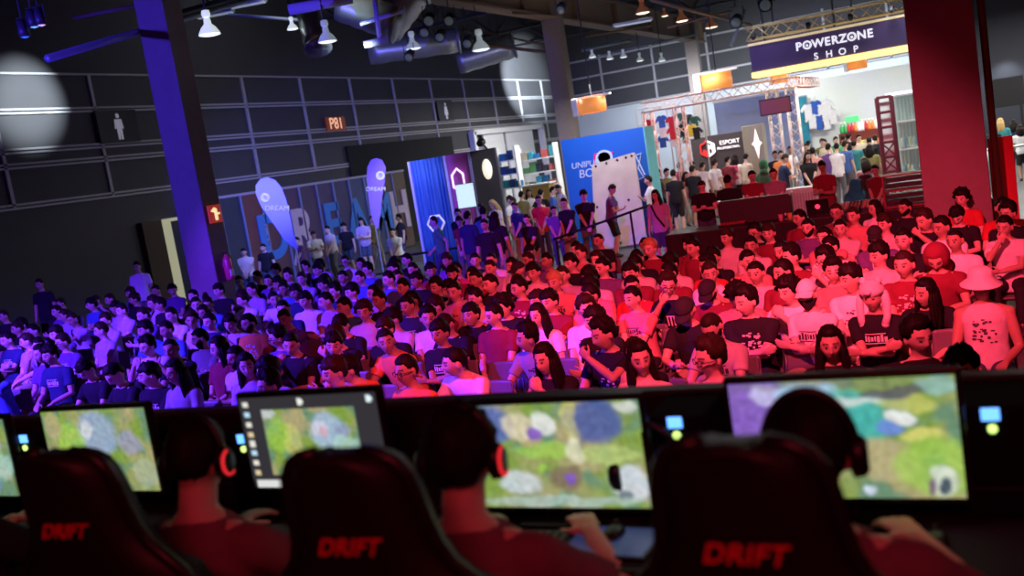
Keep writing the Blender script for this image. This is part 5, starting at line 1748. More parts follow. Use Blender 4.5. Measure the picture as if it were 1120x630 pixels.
q = MB(); q.lathe([(0.001, 0), (0.045, 0), (0.045, 0.004), (0.001, 0.004)], seg=16); o = q.obj('emblem', mat('laptop emblem', (0.9, 0.1, 0.2), 0.4, emit=(1, 0.08, 0.2), es=0.7), t); o.matrix_local = Matrix.Translation((0, -0.035, 0.17)) @ Matrix.Rotation(PI / 2 + R_(14), 4, 'X')
def mixer(px, w, label, hh=0.16):
    p = on_table(px, 220, 0.42)
    t = empty('mixing_desk', p, 0, label, 'mixing desk', 'mixing desks on the control table')
    q = MB(); q.prism([(-w / 2, -0.24, 0.0), (-w / 2, 0.26, 0.0), (-w / 2, 0.26, hh), (-w / 2, -0.24, hh * 0.4)], (w, 0, 0)); q.obj('desk_body', PLASTIC_K, t)
    q = MB()
    n = int(w / 0.06)
    for i in range(n):
        for j in range(5):
            y = -0.18 + 0.09 * j
            q.box((-w / 2 + 0.04 + i * 0.06, y, hh * (0.4 + 0.6 * (y + 0.24) / 0.5) + 0.008), (0.038, 0.07, 0.02))
    q.obj('control_key', mat('fader red', (0.35, 0.05, 0.07), 0.5), t)
    return t


mixer(960, 1.0, 'mixing desk near the red-lit column')
mixer(925, 0.55, 'small mixing desk beside the laptop')
mixer(800, 0.5, 'low mixing desk by the flight case', 0.1)
for i, (px, c) in enumerate(((852, (0.6, 0.35, 0.3)), (862, (0.6, 0.5, 0.1)), (870, (0.7, 0.35, 0.1)), (876, (0.2, 0.35, 0.1)), (858, (0.75, 0.7, 0.65)))):
    p = on_table(px, 222, 0.2 + 0.05 * i)
    q = MB(); q.lathe([(0.001, 0), (0.035, 0), (0.045, 0.12), (0.043, 0.12), (0.03, 0.01), (0.001, 0.01)], seg=14)
    tag(q.obj('drinking_cup', mat('cup %d' % i, c, 0.5), None, True, p), ['pinkish', 'yellow', 'orange', 'green', 'white'][i] + ' paper cup between flight case and laptop', 'cup', 'cups on the control table')
p = on_table(1000, 212, 0.35)
t = empty('rack_case', p, 0, 'open equipment rack with red rails by the red-lit column', 'case')
q = MB()
for z in (0.02, 0.3, 0.56):
    q.box((0, 0, z), (0.95, 0.45, 0.03))
for sx in (-1, 1):
    q.box((sx * 0.47, 0, 0.29), (0.03, 0.45, 0.56))
q.obj('rack_shell', mat('rack red', (0.20, 0.02, 0.03), 0.5), t)
for i, z in enumerate((0.10, 0.2, 0.38, 0.48)):
    q = MB(); q.box((0, 0.0, z), (0.86, 0.36, 0.07), bev=0.005); q.box((-0.3, -0.185, z), (0.1, 0.01, 0.03)); q.obj('rack_unit', PLASTIC_K, t)
# handrail in front of the blue wall
a, b_ = at_d(650, 246, 23), at_d(706, 226, 23)
t = empty('handrail', (a.x, a.y, 0), 0, 'black handrail with two posts before the pale board', 'railing')
o0 = Vector((a.x, a.y, 0))
MB().tube([a - o0 + (a - b_) * 0.8, b_ - o0 + (b_ - a) * 0.1], 0.03, 8).obj('top_rail', M_BLACK, t, True)
for f in (-0.75, 0.7):
    c = a + (b_ - a) * f - o0
    MB().tube([c, (c.x, c.y, 0.0)], 0.028, 8).obj('post', M_BLACK, t, True)
# dark crowd barrier in the left distance
a, b_ = at_z(-10, 343, 0.95), at_z(78, 326, 0.95)
t = empty('crowd_barrier', (a.x, a.y, 0), 0, 'dim metal barrier behind the last left-hand rows', 'barrier')
o0 = Vector((a.x, a.y, 0)); d = b_ - a
q = MB(); q.tube([Vector((0, 0, 0.95)), Vector((d.x, d.y, 0.95))], 0.03, 8); q.tube([Vector((0, 0, 0.2)), Vector((d.x, d.y, 0.2))], 0.02, 8); q.obj('rail', M_STEEL, t, True)
q = MB()
for i in range(25):
    c = d * (i / 24); q.tube([Vector((c.x, c.y, 0.2)), Vector((c.x, c.y, 0.95))], 0.01, 6)
q.obj('bar', M_STEEL, t)
for i in range(4):
    c = d * (i / 3); q = MB(); q.tube([Vector((c.x, c.y, 0)), Vector((c.x, c.y, 0.95))], 0.025, 6); q.box((c.x, c.y, 0.02), (0.5, 0.08, 0.04)); q.obj('foot', M_STEEL, t)
# barrier before the banner wall
a, b_ = at_z(428, 282, 0.95), at_z(520, 268, 0.95)
t = empty('crowd_barrier', (a.x, a.y, 0), 0, 'black barrier in front of the draped booth', 'barrier')
o0 = Vector((a.x, a.y, 0)); d = b_ - a
q = MB(); q.tube([Vector((0, 0, 0.95)), Vector((d.x, d.y, 0.95))], 0.03, 8); q.tube([Vector((0, 0, 0.2)), Vector((d.x, d.y, 0.2))], 0.02, 8); q.obj('rail', M_BLACK, t, True)
for i in range(3):
    c = d * (i / 2); q = MB(); q.tube([Vector((c.x, c.y, 0)), Vector((c.x, c.y, 0.95))], 0.025, 6); q.box((c.x, c.y, 0.02), (0.5, 0.08, 0.04)); q.obj('foot', M_BLACK, t)
# right of the column: red board, drain pipe, dark screen with lamp
A, B = at_y(1081, 190, 17.6), at_y(1104, 190, 17.6)
t = empty('red_board', ((A.x + B.x) / 2 + 0.06, 17.6, 0), 0, 'tall red board standing right of the red-lit column', 'board')
z1 = at_y(1090, 150, 17.6).z
MB().box((0, 0, z1 / 2), (0.36, 0.12, z1), bev=0.01).obj('board_panel', mat('signal red board', (0.60, 0.02, 0.03), 0.6), t)
MB().box((0, 0.1, 0.04), (0.4, 0.5, 0.08)).obj('foot', M_BLACK, t)
q = MB(); x = -0.40 + 0.47 + 0.11
q.tube([(x, 16.8, 0), (x, 16.8, HZ)], 0.055, 12); tag(q.obj('drain_pipe', mat('bronze pipe', (0.16, 0.10, 0.05), 0.4, 0.5), None, True), 'brown drain pipe running up the red-lit column', 'pipe')
A = at_y(1104, 108, 40)
q = MB(); q.box((A.x + 2.6, 43.5, HZ / 2), (7.5, 0.15, HZ)); struct('wall_partition', q, mat('added dark partition', (0.035, 0.037, 0.05), 0.7))  # dark backing added to catch the glow of the far right spot
t = empty('dark_screen', (A.x, 41.5, 0), 0, 'large dark screen panel far right under a lamp', 'screen')
MB().box((-0.1, 0, 2.5), (1.3, 0.2, 1.05), bev=0.02).obj('screen_panel', M_BLACK, t)
for sx in (-0.6, 0.4):
    MB().box((sx, 0, 1.0), (0.08, 0.3, 2.0)).obj('leg', M_BLACK, t)
A, B = at_y(1090, 180, 30), at_y(1125, 172, 30)
t = empty('white_rail', (A.x, 30, 0), 0, 'pale rail in front of the far right visitors', 'railing')
MB().tube([(-0.3, 0, 1.15), (1.6, 0, 1.15)], 0.035, 8).obj('top_rail', M_STEEL, t, True)
for x in (-0.2, 1.5):
    MB().tube([(x, 0, 0), (x, 0, 1.15)], 0.03, 8).obj('post', M_STEEL, t, True)

# ------------------------------------------------------------------ standing people
STAND = """
149 287 24.5 s0 w short 30 white-shirted person standing alone before the dark left wall|43 309 23.5 s0 k short 20 dim figure before the far left dark wall|49 325 24.3 x0 k short 30 dim figure by the left barrier
270 294 29 x0 c short 20 cream-shirted person standing right of the blue-lit column|291 287 29.8 s0 k short 10 dark figure standing under the pale flag|326 270 31 x0 v short -30 violet-jacketed person at the foot of the pale flag
336 258 31.2 p0 w short 40 white-shirted person, first of the pair under the banner letters|349 253 31.6 x0 p short -20 pale-shirted person, second of the pair under the banner letters|376 248 32.6 s0 k messy 10 black-shirted person under the blue banner letter
395 242 32.4 p0 l long 20 long-haired person in lilac under the banner wall|407 240 33.6 w0 y short 60 olive-vested person beside the violet flag|436 238 33 a0 k short -40 black-shirted person beside the blue drape|431 265 27 x0 w short 0 pale-shirted person standing near the left barrier end
473 233 24 w0 e short -60 green-shirted person in front of the hexagon drape|494 244 24 x0 r messy 0 maroon figure in front of the magenta panel|510 229 23 s0 n short 175 person in navy jacket seen from behind before the glowing screen|523 229 24 s0 t short 200 teal and dark jacketed person beside the navy jacket|541 238 22 s0 k long 180 dark-clothed person with back turned left of centre
499 224 25.5 x0 k bun 10 dark figure at the glowing screen|524 214 26 a0 k short 0 dark-shirted person behind the bright counter|537 211 28 p0 c long -20 fair-haired person in cream at the bright counter|549 216 28 w0 b short -70 blue-shirted person walking by the goods shelf|556 209 29 s0 w short 90 white-shirted person in dark shorts by the goods shelf
569 206 31 s0 y short 180 olive-shirted person by the mixed shelf|578 208 32 x0 w long 20 white-shirted person by the mixed shelf|586 205 31 w0 k short 170 dark-shirted person facing the mixed shelf|589 219 26 x0 d short 10 red-shirted person behind the audience|602 206 31 s0 b short 120 blue-shirted person beside the blue wall|611 205 32 p0 w short -40 white-shirted person at the edge of the blue wall
606 232 25 x0 v short 20 purple-lit figure beside the two black-shirted men|617 222 24 x0 k short -10 black-shirted person with pale print, hands clasped|638 212 24.5 x0 k messy 25 black-shirted person with dark hair before the blue wall|669 205 25.5 p0 v short 95 purple-shirted person in shorts bent over a phone at the pale board|717 214 21.5 s0 l long 0 long-haired person in lilac with dark strap by the riser end|709 196 27 a0 w short -60 white-shirted youngster at the cyan wall edge
736 187 28.5 s0 k short 190 black-shirted person in shorts seen from behind|757 184 29.5 s0 k short 170 black-shirted person in jeans seen from behind|742 174 34.6 s0 r short 160 maroon-shirted person in the shop queue|728 182 30.8 x0 y short 60 olive-shirted person in the shop queue|756 173 33.5 s0 s short 170 salmon-shirted person in the shop queue
767 172 31.5 s0 w short 165 white-shirted person in dark shorts before the charcoal board|781 174 32 s0 w messy 150 white-shirted person in khaki shorts before the charcoal board|795 169 32.5 a0 r short 160 maroon-shirted person before the board lettering|803 172 33 s0 w long 170 white-shirted person with pink backpack|809 168 32.5 x0 c short 150 cream-shirted person by the grey column
835 177 25 s0 e hood 180 person in green hooded top with back turned|823 196 20.6 x0 r short 10 red-lit technician, first right of the dark one|840 195 20.4 x0 g short 0 red-lit technician at the end of the flight case|803 196 20.5 s0 k short 175 dark technician with back turned behind the flight case|778 215 20.3 p0 k short 10 dark-red technician at the left end of the table
898 173 20.6 p0 r short -10 red-lit technician bending behind the laptop|858 172 27.2 p0 n short 120 navy-shirted person at the white counter|879 172 27 x0 k long 20 dark-clothed person with pale headphones near the counter|888 160 28.5 s0 s short 200 salmon-shirted person in the shop crowd|862 149 33 s0 w short 30 white-shirted person at the rear truss post|872 152 33 x0 g short 20 grey-shirted person at the rear truss post
883 148 36 s0 k short 160 dark-shirted person below the partition jerseys|892 147 36 x0 y short 20 olive-shirted person below the partition jerseys|901 150 35 s0 c short -20 cream-shirted person in the shop crowd|910 146 36 x0 e short 30 green-shirted person in the shop crowd|920 146 36 s0 k short 180 black-shirted person beside the bottle shelf|927 139 37 s0 k messy 170 black-shirted person tallest at the bottle shelf
915 161 29 x0 w short 160 white-shirted person in the shop crowd with dark hair|906 161 29.5 s0 v short 170 purple-shirted person in the shop crowd|924 156 30 s0 b short 150 blue-shirted person in the shop crowd|934 158 31 s0 t short 180 teal-shirted person in the shop crowd|944 156 31 x0 k short 170 dark-shirted person near the red truss tower|951 163 28 s0 y long 180 olive-clothed person near the red truss tower
939 148 34 x0 c short 20 cream-shirted person at the bottle shelf|957 152 33 s0 k short 190 dark person beside the red truss tower|946 178 24 p0 w long 200 white-shirted seated-height visitor behind the gaming seats|957 186 20.8 x0 r short -20 red-lit technician at the mixing desk|846 157 31 x0 k short 20 dark-shirted person by the pale truss post|853 160 30 s0 o short 30 orange-shirted person by the pale truss post
1085 140 29 s0 k short 160 dark figure behind the red board|1094 134 30 s0 t long 180 fair-haired person in teal behind the red board|1108 135 30.5 x0 n long 170 brown-haired person far right|1116 144 28.5 s0 w long 190 white-shirted person at the far right edge
750 192 31 x0 o long 40 orange-clothed person deep in the shop queue|722 188 31 s0 n short 150 navy-shirted person at the cyan wall edge|593 226 28 s0 k short 10 dark figure behind the red-shirted person|563 226 26 x0 n short -20 dark-clothed person by the goods shelf queue|530 246 21 s0 k short 10 dark figure behind the violet-lit rows|576 240 22 x0 k short -10 dark figure just behind the back rows
"""


def place_standing():
    r = random.Random(21)
    taken = []
    for line in STAND.strip().split('\n'):
        for it in line.split('|'):
            p = it.split()
            px, py, d = float(p[0]), float(p[1]), float(p[2])
            pose, sh, hair, rz = p[3], p[4], p[5], R_(float(p[6]))
            label = ' '.join(p[7:])
            w = at_d(px, py, d)
            zf = 0.30 if (RY + 0.4 < w.y < RY + 3.2 and x0 < w.x < x1) else 0.0
            v = VARIANTS[pose]
            hz = v['head'].translation.z
            s = max(0.93, min(1.10, (w.z - zf) / hz))
            blond = 'fair-haired' in label
            hm = CLOTH_PALE if hair == 'hat' else (SHIRT_M['e'] if hair == 'hood' else (HAIR_M['blond'] if blond else HAIR_M[r.choice(['dark', 'dark', 'brown'])]))
            for it2 in range(12):
                for (ox_, oy_) in taken:
                    dx_, dy_ = w.x - ox_, w.y - oy_
                    q_ = math.hypot(dx_, dy_)
                    if q_ < 0.60:
                        k_ = (0.61 - q_) / max(q_, 0.05)
                        w.y += (abs(dy_) * k_ + 0.06) * (1 if dy_ >= 0 else -1); w.x += dx_ * k_ * 0.4
            taken.append((w.x, w.y))
            off = Matrix.Rotation(rz, 4, 'Z') @ Vector((v['head'].translation.x, v['head'].translation.y, 0))
            lo = LOWER_M[2] if 'khaki' in label else r.choice(LOWER_M)
            o = put_person(pose, w.x - off.x, w.y - off.y, zf, rz, sh, lo, r.choice([0, 0, 1, 1, 2]), hair, hm, '', False, r.uniform(0.96, 1.06), s, label, 'standing visitors')
            if 'pink backpack' in label:
                q = MB(); q.box((0, 0.20, 1.22), (0.30, 0.17, 0.42), bev=0.05); b = q.obj('backpack', mat('pink backpack', (0.7, 0.08, 0.25), 0.7), None, True)
                b.matrix_world = o.matrix_world.copy(); tag(b, 'pink backpack worn in front of the charcoal board', 'backpack')
            if 'lilac with dark strap' in label:
                q = MB(); q.tube([(-0.12, -0.10, 1.42), (-0.02, -0.17, 1.2), (0.14, -0.15, 0.95)], 0.022, 8); b = q.obj('shoulder_strap', M_BLACK, o, True)


place_standing()
# gaming seats with printed cyan backs near the counter are built with the players' chairs below
# ------------------------------------------------------------------ stage, players' desk
struct('stage_floor', MB().box((-3.5, -2.6, STAGE / 2), (19, 11.4, STAGE)), M_STAGE)
DX0, DX1 = -6.2, 0.75
DZ = STAGE + 0.73
t = empty('players_desk', ((DX0 + DX1) / 2, 2.56, STAGE), 0, 'long black players desk carrying monitors at the stage edge', 'desk')
W = DX1 - DX0
MB().box((0, 0, 0.715), (W, 0.62, 0.03), bev=0.006).obj('desk_top', mat('desk laminate', (0.022, 0.021, 0.023), 0.35), t)
for i in range(6):
    MB().box((-W / 2 + 0.1 + (W - 0.2) * i / 5, 0, 0.35), (0.05, 0.5, 0.70), bev=0.006).obj('leg', M_DKST, t)
t = empty('backing_panel', (-3.2, 2.93, 0), 0, 'long black panel between players desk and audience', 'panel')
MB().box((0, 0, STAGE + 0.505), (9.3, 0.05, 1.01), bev=0.004).obj('panel_board', M_BLACK, t)
MB().box((0, 0, STAGE + 1.018), (9.3, 0.06, 0.016)).obj('top_edge', mat('panel edge', (0.05, 0.05, 0.055), 0.4), t)
t.location.z = 0


# ---- screens: game pictures as coloured light over a fine grid
def lerp3(a, b, k):
    return tuple(a[i] + (b[i] - a[i]) * k for i in range(3))


def game_picture(seed, blobs, base=((0.28, 0.42, 0.10), (0.50, 0.44, 0.24), (0.20, 0.34, 0.22))):
    def fn(u, v):
        u, v = u + 0.035 * noise.noise(Vector((u * 7, v * 5, seed))) + 0.012 * noise.noise(Vector((u * 22, v * 15, seed))), v + 0.05 * noise.noise(Vector((u * 7, v * 5, seed + 9))) + 0.02 * noise.noise(Vector((u * 22, v * 15, seed + 4)))
        p = Vector((u * 4.2, v * 2.6, seed * 3.7))
        n = 0.5 + 0.5 * noise.noise(p)
        n2 = 0.5 + 0.5 * noise.noise(p * 2.3 + Vector((5, 1, 2)))
        c = lerp3(lerp3(base[0], base[1], sstep(0.3, 0.7, n)), base[2], sstep(0.45, 0.75, n2))
        for (bu, bv, ru, rv, col, al) in blobs:
            d = ((u - bu) / ru) ** 2 + ((v - bv) / rv) ** 2
            w = al * (1 - sstep(0.5, 1.2, d))
            c = lerp3(c, col, w)
        f = 0.75 + 0.5 * (0.5 + 0.5 * noise.noise(Vector((u * 30, v * 18, seed))))
        return tuple(min(1.4, max(0.0, x * f * 0.9 - 0.03)) for x in c)
    return fn


def desktop_picture(game):
    def fn(u, v):
        if 0.16 < u < 0.84 and 0.14 < v < 0.86:
            return game((u - 0.16) / 0.68, (v - 0.14) / 0.72)
        if v > 0.91:
            if 0.03 < u < 0.24:
                return (0.75, 0.76, 0.74)
            if 0.28 < u < 0.62 and (u * 22) % 1.0 > 0.35:
                return (0.45, 0.48, 0.5)
            return (0.012, 0.012, 0.015)
        if 0.025 < u < 0.065 and (v * 9.3) % 1.0 > 0.45:
            return [(0.8, 0.78, 0.7), (0.5, 0.75, 0.9), (0.85, 0.8, 0.7), (0.75, 0.6, 0.35)][int(v * 9.3) % 4]
        for bu in (0.46, 0.95):
            if (u - bu) ** 2 / 0.0005 + (v - 0.06) ** 2 / 0.0016 < 1:
                return (0.9, 0.92, 0.82) if bu < 0.9 else (0.8, 0.95, 1.0)
        return (0.035, 0.033, 0.04)
    return fn


def screen_mesh(fn, w, h, nu=96, nv=54):
    q = MB()
    vs = [[q.bm.verts.new((-w / 2 + w * i / nu, 0, h / 2 - h * j / nv)) for i in range(nu + 1)] for j in range(nv + 1)]
    for j in range(nv):
        for i in range(nu):
            q.bm.faces.new((vs[j][i], vs[j + 1][i], vs[j + 1][i + 1], vs[j][i + 1]))
    me = bpy.data.meshes.new('display')
    q.bm.to_mesh(me)
    q.bm.free()
    ca = me.color_attributes.new('paint', 'FLOAT_COLOR', 'POINT')
    buf = []
    for j in range(nv + 1):
        for i in range(nu + 1):
            buf += list(fn(i / nu, j / nv)) + [1.0]
    ca.data.foreach_set('color', buf)
    me.materials.append(attr_mat('screen picture', 'paint', 0.98, 0.25))
    return me


WH, PU, BLU, TE, LG, TAN, YEL, DK, PKK = (0.9, 0.92, 0.9), (0.30, 0.16, 0.62), (0.20, 0.32, 0.80), (0.10, 0.55, 0.50), (0.42, 0.72, 0.12), (0.60, 0.50, 0.30), (0.85, 0.80, 0.25), (0.04, 0.07, 0.12), (0.8, 0.4, 0.5)
G1 = game_picture(1, [(0.05, 0.15, 0.25, 0.30, PU, 0.95), (0.18, 0.10, 0.10, 0.10, (0.65, 0.6, 0.95), 0.9), (0.36, 0.10, 0.16, 0.10, (0.45, 0.7, 0.95), 0.9), (0.05, 0.4, 0.10, 0.16, PU, 0.9), (0.56, 0.32, 0.16, 0.26, TE, 0.9), (0.55, 0.18, 0.16, 0.05, WH, 0.7), (0.75, 0.12, 0.16, 0.06, (0.15, 0.13, 0.18), 0.8),
                      (0.70, 0.42, 0.06, 0.06, BLU, 0.9), (0.76, 0.33, 0.06, 0.06, WH, 0.95), (0.84, 0.48, 0.10, 0.07, YEL, 0.8), (0.80, 0.22, 0.14, 0.06, YEL, 0.5), (0.68, 0.68, 0.15, 0.18, TAN, 0.8), (0.90, 0.75, 0.2, 0.25, LG, 0.7), (0.92, 0.86, 0.07, 0.13, WH, 0.7), (0.93, 0.9, 0.035, 0.06, DK, 0.9), (0.86, 0.90, 0.025, 0.09, (0.25, 0.15, 0.25), 0.9),
                      (0.60, 0.93, 0.045, 0.06, (0.7, 0.8, 0.95), 0.95), (0.92, 0.07, 0.08, 0.09, (0.35, 0.6, 0.55), 0.8), (0.45, 0.03, 0.5, 0.03, (0.25, 0.24, 0.2), 0.5)])
G2 = game_picture(2, [(0.10, 0.2, 0.2, 0.22, (0.15, 0.20, 0.55), 0.9), (0.32, 0.22, 0.10, 0.12, (0.85, 0.75, 0.55), 0.8), (0.46, 0.18, 0.06, 0.12, WH, 0.85), (0.40, 0.27, 0.04, 0.06, PU, 0.95), (0.75, 0.18, 0.18, 0.22, (0.12, 0.16, 0.42), 0.92), (0.62, 0.15, 0.05, 0.25, YEL, 0.5), (0.45, 0.45, 0.2, 0.08, LG, 0.7), (0.8, 0.5, 0.18, 0.1, (0.55, 0.68, 0.25), 0.8), (0.62, 0.45, 0.05, 0.14, (0.85, 0.82, 0.6), 0.8),
                      (0.55, 0.72, 0.10, 0.14, (0.28, 0.20, 0.16), 0.85), (0.57, 0.72, 0.035, 0.05, PU, 1.0), (0.28, 0.75, 0.14, 0.12, (0.75, 0.82, 0.9), 0.75), (0.42, 0.62, 0.03, 0.04, LG, 0.9), (0.9, 0.78, 0.12, 0.18, (0.8, 0.85, 0.95), 0.8), (0.85, 0.88, 0.04, 0.06, DK, 0.7), (0.5, 0.94, 0.5, 0.06, (0.5, 0.65, 0.6), 0.7), (0.92, 0.04, 0.06, 0.05, WH, 0.7)])
G3 = game_picture(3, [(0.68, 0.35, 0.20, 0.30, (0.45, 0.60, 0.80), 0.85), (0.60, 0.30, 0.10, 0.12, (0.75, 0.75, 0.9), 0.8), (0.63, 0.36, 0.05, 0.07, PKK, 0.7), (0.84, 0.36, 0.10, 0.09, (0.35, 0.4, 0.6), 0.8), (0.85, 0.6, 0.16, 0.2, (0.5, 0.75, 0.68), 0.7), (0.74, 0.8, 0.10, 0.14, BLU, 0.85), (0.15, 0.4, 0.14, 0.3, LG, 0.6), (0.3, 0.5, 0.1, 0.3, YEL, 0.45), (0.05, 0.05, 0.10, 0.08, (0.7, 0.75, 0.8), 0.8), (0.5, 0.93, 0.16, 0.06, WH, 0.6)])
G4 = game_picture(4, [(0.52, 0.3, 0.2, 0.3, (0.40, 0.5, 0.75), 0.8), (0.8, 0.4, 0.12, 0.14, (0.4, 0.4, 0.6), 0.7), (0.25, 0.4, 0.14, 0.3, LG, 0.7), (0.42, 0.25, 0.06, 0.12, WH, 0.6), (0.1, 0.2, 0.08, 0.2, TAN, 0.7), (0.9, 0.8, 0.12, 0.2, (0.5, 0.55, 0.4), 0.7)])


def monitor(x, y, zc, rz, fn, label, w=0.555, h=0.315):
    t = empty('monitor', (x, y, zc), rz, label, 'monitor', 'game monitors on the players desk')
    q = MB(); q.box((0, 0.02, 0), (w + 0.028, 0.035, h + 0.034), bev=0.006); q.box((0, 0.05, 0), (w * 0.6, 0.04, h * 0.6), bev=0.015)
    q.obj('housing', PLASTIC_K, t)
    me = screen_mesh(fn, w, h)
    o = inst('display', me, me.materials[0], t); o.location = (0, -0.0005, 0)
    d = zc - (DZ - 0.0)
    q = MB(); q.tube([(0, 0.07, -d + 0.01), (0, 0.07, 0)], 0.022, 12); q.obj('stand_neck', PLASTIC_K, t)
    q = MB(); q.box((0, 0.06, -d + 0.008), (0.26, 0.20, 0.014), bev=0.005); q.obj('stand_foot', PLASTIC_K, t)
    return t


monitor(-0.385, 2.56, 2.065, 0, G1, 'monitor with green and violet game picture at the right-hand end of the desk')
monitor(-1.19, 2.54, 2.04, 0, G2, 'monitor with bright game picture before the middle player')
monitor(-2.06, 2.56, 2.095, 0, desktop_picture(G3), 'monitor showing a dark desktop with icons around a game window')
monitor(-3.07, 2.58, 2.075, 0, G4, 'monitor behind the far-left headrest with game picture', 0.54)
monitor(at_y(11, 490, 2.56).x - 0.285, 2.56, 2.06, 0, G3, 'monitor cut by the left edge of the view')
# PC towers with little lit readouts
for i, (px, py) in enumerate(((738, 462), (1083, 453), (265, 480), (26, 480))):
    p = at_y(px, py, 2.62)
    t = empty('computer_tower', (p.x, 2.75, DZ), 0, 'dark computer with blue readout ' + ['right of the middle monitor', 'at the right-hand desk end', 'left of the desktop monitor', 'left of the far-left chair'][i], 'computer', 'computers on the players desk')
    MB().box((0, 0, 0.145), (0.17, 0.26, 0.29), bev=0.008).obj('case_body', mat('computer case', (0.006, 0.006, 0.007), 0.8, spec=0.1), t)
    zr = p.z - DZ
    MB().box((0, -0.132, zr), (0.042, 0.006, 0.032), bev=0.002).obj('blue_readout', mat('blue readout', (0.1, 0.3, 1), 0.3, emit=(0.12, 0.38, 1.0), es=2.2), t)
    q = MB(); q.lathe([(0.001, 0.0), (0.011, 0.0), (0.011, 0.006), (0.001, 0.006)], (0.002, -0.132, zr - 0.036), 14, Matrix.Rotation(PI / 2, 4, 'X'))
    q.obj('power_lamp', mat('lamp yellow green', (0.7, 1, 0.3), 0.3, emit=(0.65, 1.0, 0.25), es=1.6), t, True)
    q = MB(); q.box((0, -0.131, 0.08), (0.12, 0.004, 0.004)); q.obj('case_groove', M_DKST, t)


# ---- keyboards, mice, pads
def keyboard_at(x, y, label):
    t = empty('keyboard', (x, y, DZ + 0.004), 0, label, 'keyboard', 'keyboards on the players desk')
    q = MB(); q.box((0, 0, 0.010), (0.42, 0.135, 0.018), bev=0.005); q.obj('base', PLASTIC_K, t)
    q = MB()
    for j in range(5):
        for i in range(15):
            q.box((-0.19 + i * 0.0272, -0.05 + j * 0.0235, 0.023), (0.020, 0.018, 0.008))
    q.obj('keys', mat('key grey', (0.03, 0.03, 0.034), 0.5), t)


for x, n in ((-0.42, 'the right-hand player'), (-1.24, 'the middle player'), (-2.12, 'the left player'), (-3.05, 'the player hidden by the frame edge')):
    keyboard_at(x - 0.08, 2.37, 'black keyboard in front of ' + n)
    tag(MB().box((0, 0, 0.002), (0.34, 0.30, 0.003)).obj('mouse_mat', mat('mouse mat', (0.02, 0.025, 0.05), 0.8), None, False, (x + 0.32, 2.42, DZ)), 'dark blue mouse mat beside ' + n, 'mouse mat', 'mouse mats on the players desk')
    t = empty('mouse', (x + 0.24, 2.44, DZ + 0.004), 0, 'black mouse under the hand of ' + n, 'mouse', 'mice on the players desk')
    q = MB(); q.ball((0, 0, 0.012), (0.030, 0.055, 0.024)); q.obj('shell', PLASTIC_K, t, True)
    q = MB(); q.lathe([(0.001, -0.004), (0.009, -0.004), (0.009, 0.004), (0.001, 0.004)], (0, 0.03, 0.033), 12, Matrix.Rotation(PI / 2, 4, 'Y')); q.obj('wheel', M_DKST, t, True)
p = at_z(668, 597, DZ)
t = empty('tablet', (p.x, p.y, DZ + 0.004), R_(-3), 'flat dark blue lit tablet lying right of the middle player', 'tablet')
MB().box((0, 0, 0.006), (0.27, 0.20, 0.010), bev=0.003).obj('body', PLASTIC_K, t)
MB().box((0, 0, 0.0115), (0.25, 0.18, 0.002)).obj('display', mat('dim blue screen', (0.05, 0.08, 0.25), 0.3, emit=(0.03, 0.05, 0.16), es=0.5), t)
# headset hanging on the computer, cables
t = empty('headset', at_y(706, 490, 2.55), 0, 'spare dark headset resting beside the middle monitor', 'headset')
t.location.z = DZ + 0.155
hm = inst('headband', HAIR['headset'], mat('teal dark plastic', (0.01, 0.03, 0.05), 0.3), t)
MB().tube([(0, 0, -0.15), (0, 0, 0.12)], 0.012, 8).box((0, 0, -0.15), (0.1, 0.1, 0.01)).obj('headset_stand', PLASTIC_K, t)
for i, (x0_, x1_) in enumerate(((-2.0, -1.55), (-1.0, -0.75), (0.05, 0.4))):
    pts = [(x0_ + (x1_ - x0_) * k / 8, 2.55 - 0.12 * math.sin(k * 0.7 + i), DZ + 0.008) for k in range(9)]
    tag(MB().tube(pts, 0.006, 6).obj('cable', PLASTIC_K, None, True), 'black cable lying on the desk ' + ['left of the middle player', 'behind the right keyboard', 'at the right desk end'][i], 'cable')


# ---- gaming chairs (face +Y)
GC_BACK = mat('chair leatherette', (0.016, 0.006, 0.007), 0.5, nscale=40)
GC_SIDE = mat('chair side leatherette', (0.016, 0.015, 0.016), 0.35)
GC_LOGO = mat('chair logo red', (0.85, 0.03, 0.06), 0.6)


def chair_outline():
    return [(0.43, 0.20), (0.52, 0.225), (0.62, 0.24), (0.75, 0.26), (0.86, 0.278), (0.93, 0.282), (0.985, 0.262), (1.03, 0.222), (1.07, 0.186), (1.12, 0.166), (1.18, 0.156), (1.24, 0.150), (1.285, 0.140), (1.315, 0.122), (1.333, 0.092), (1.342, 0.05)]


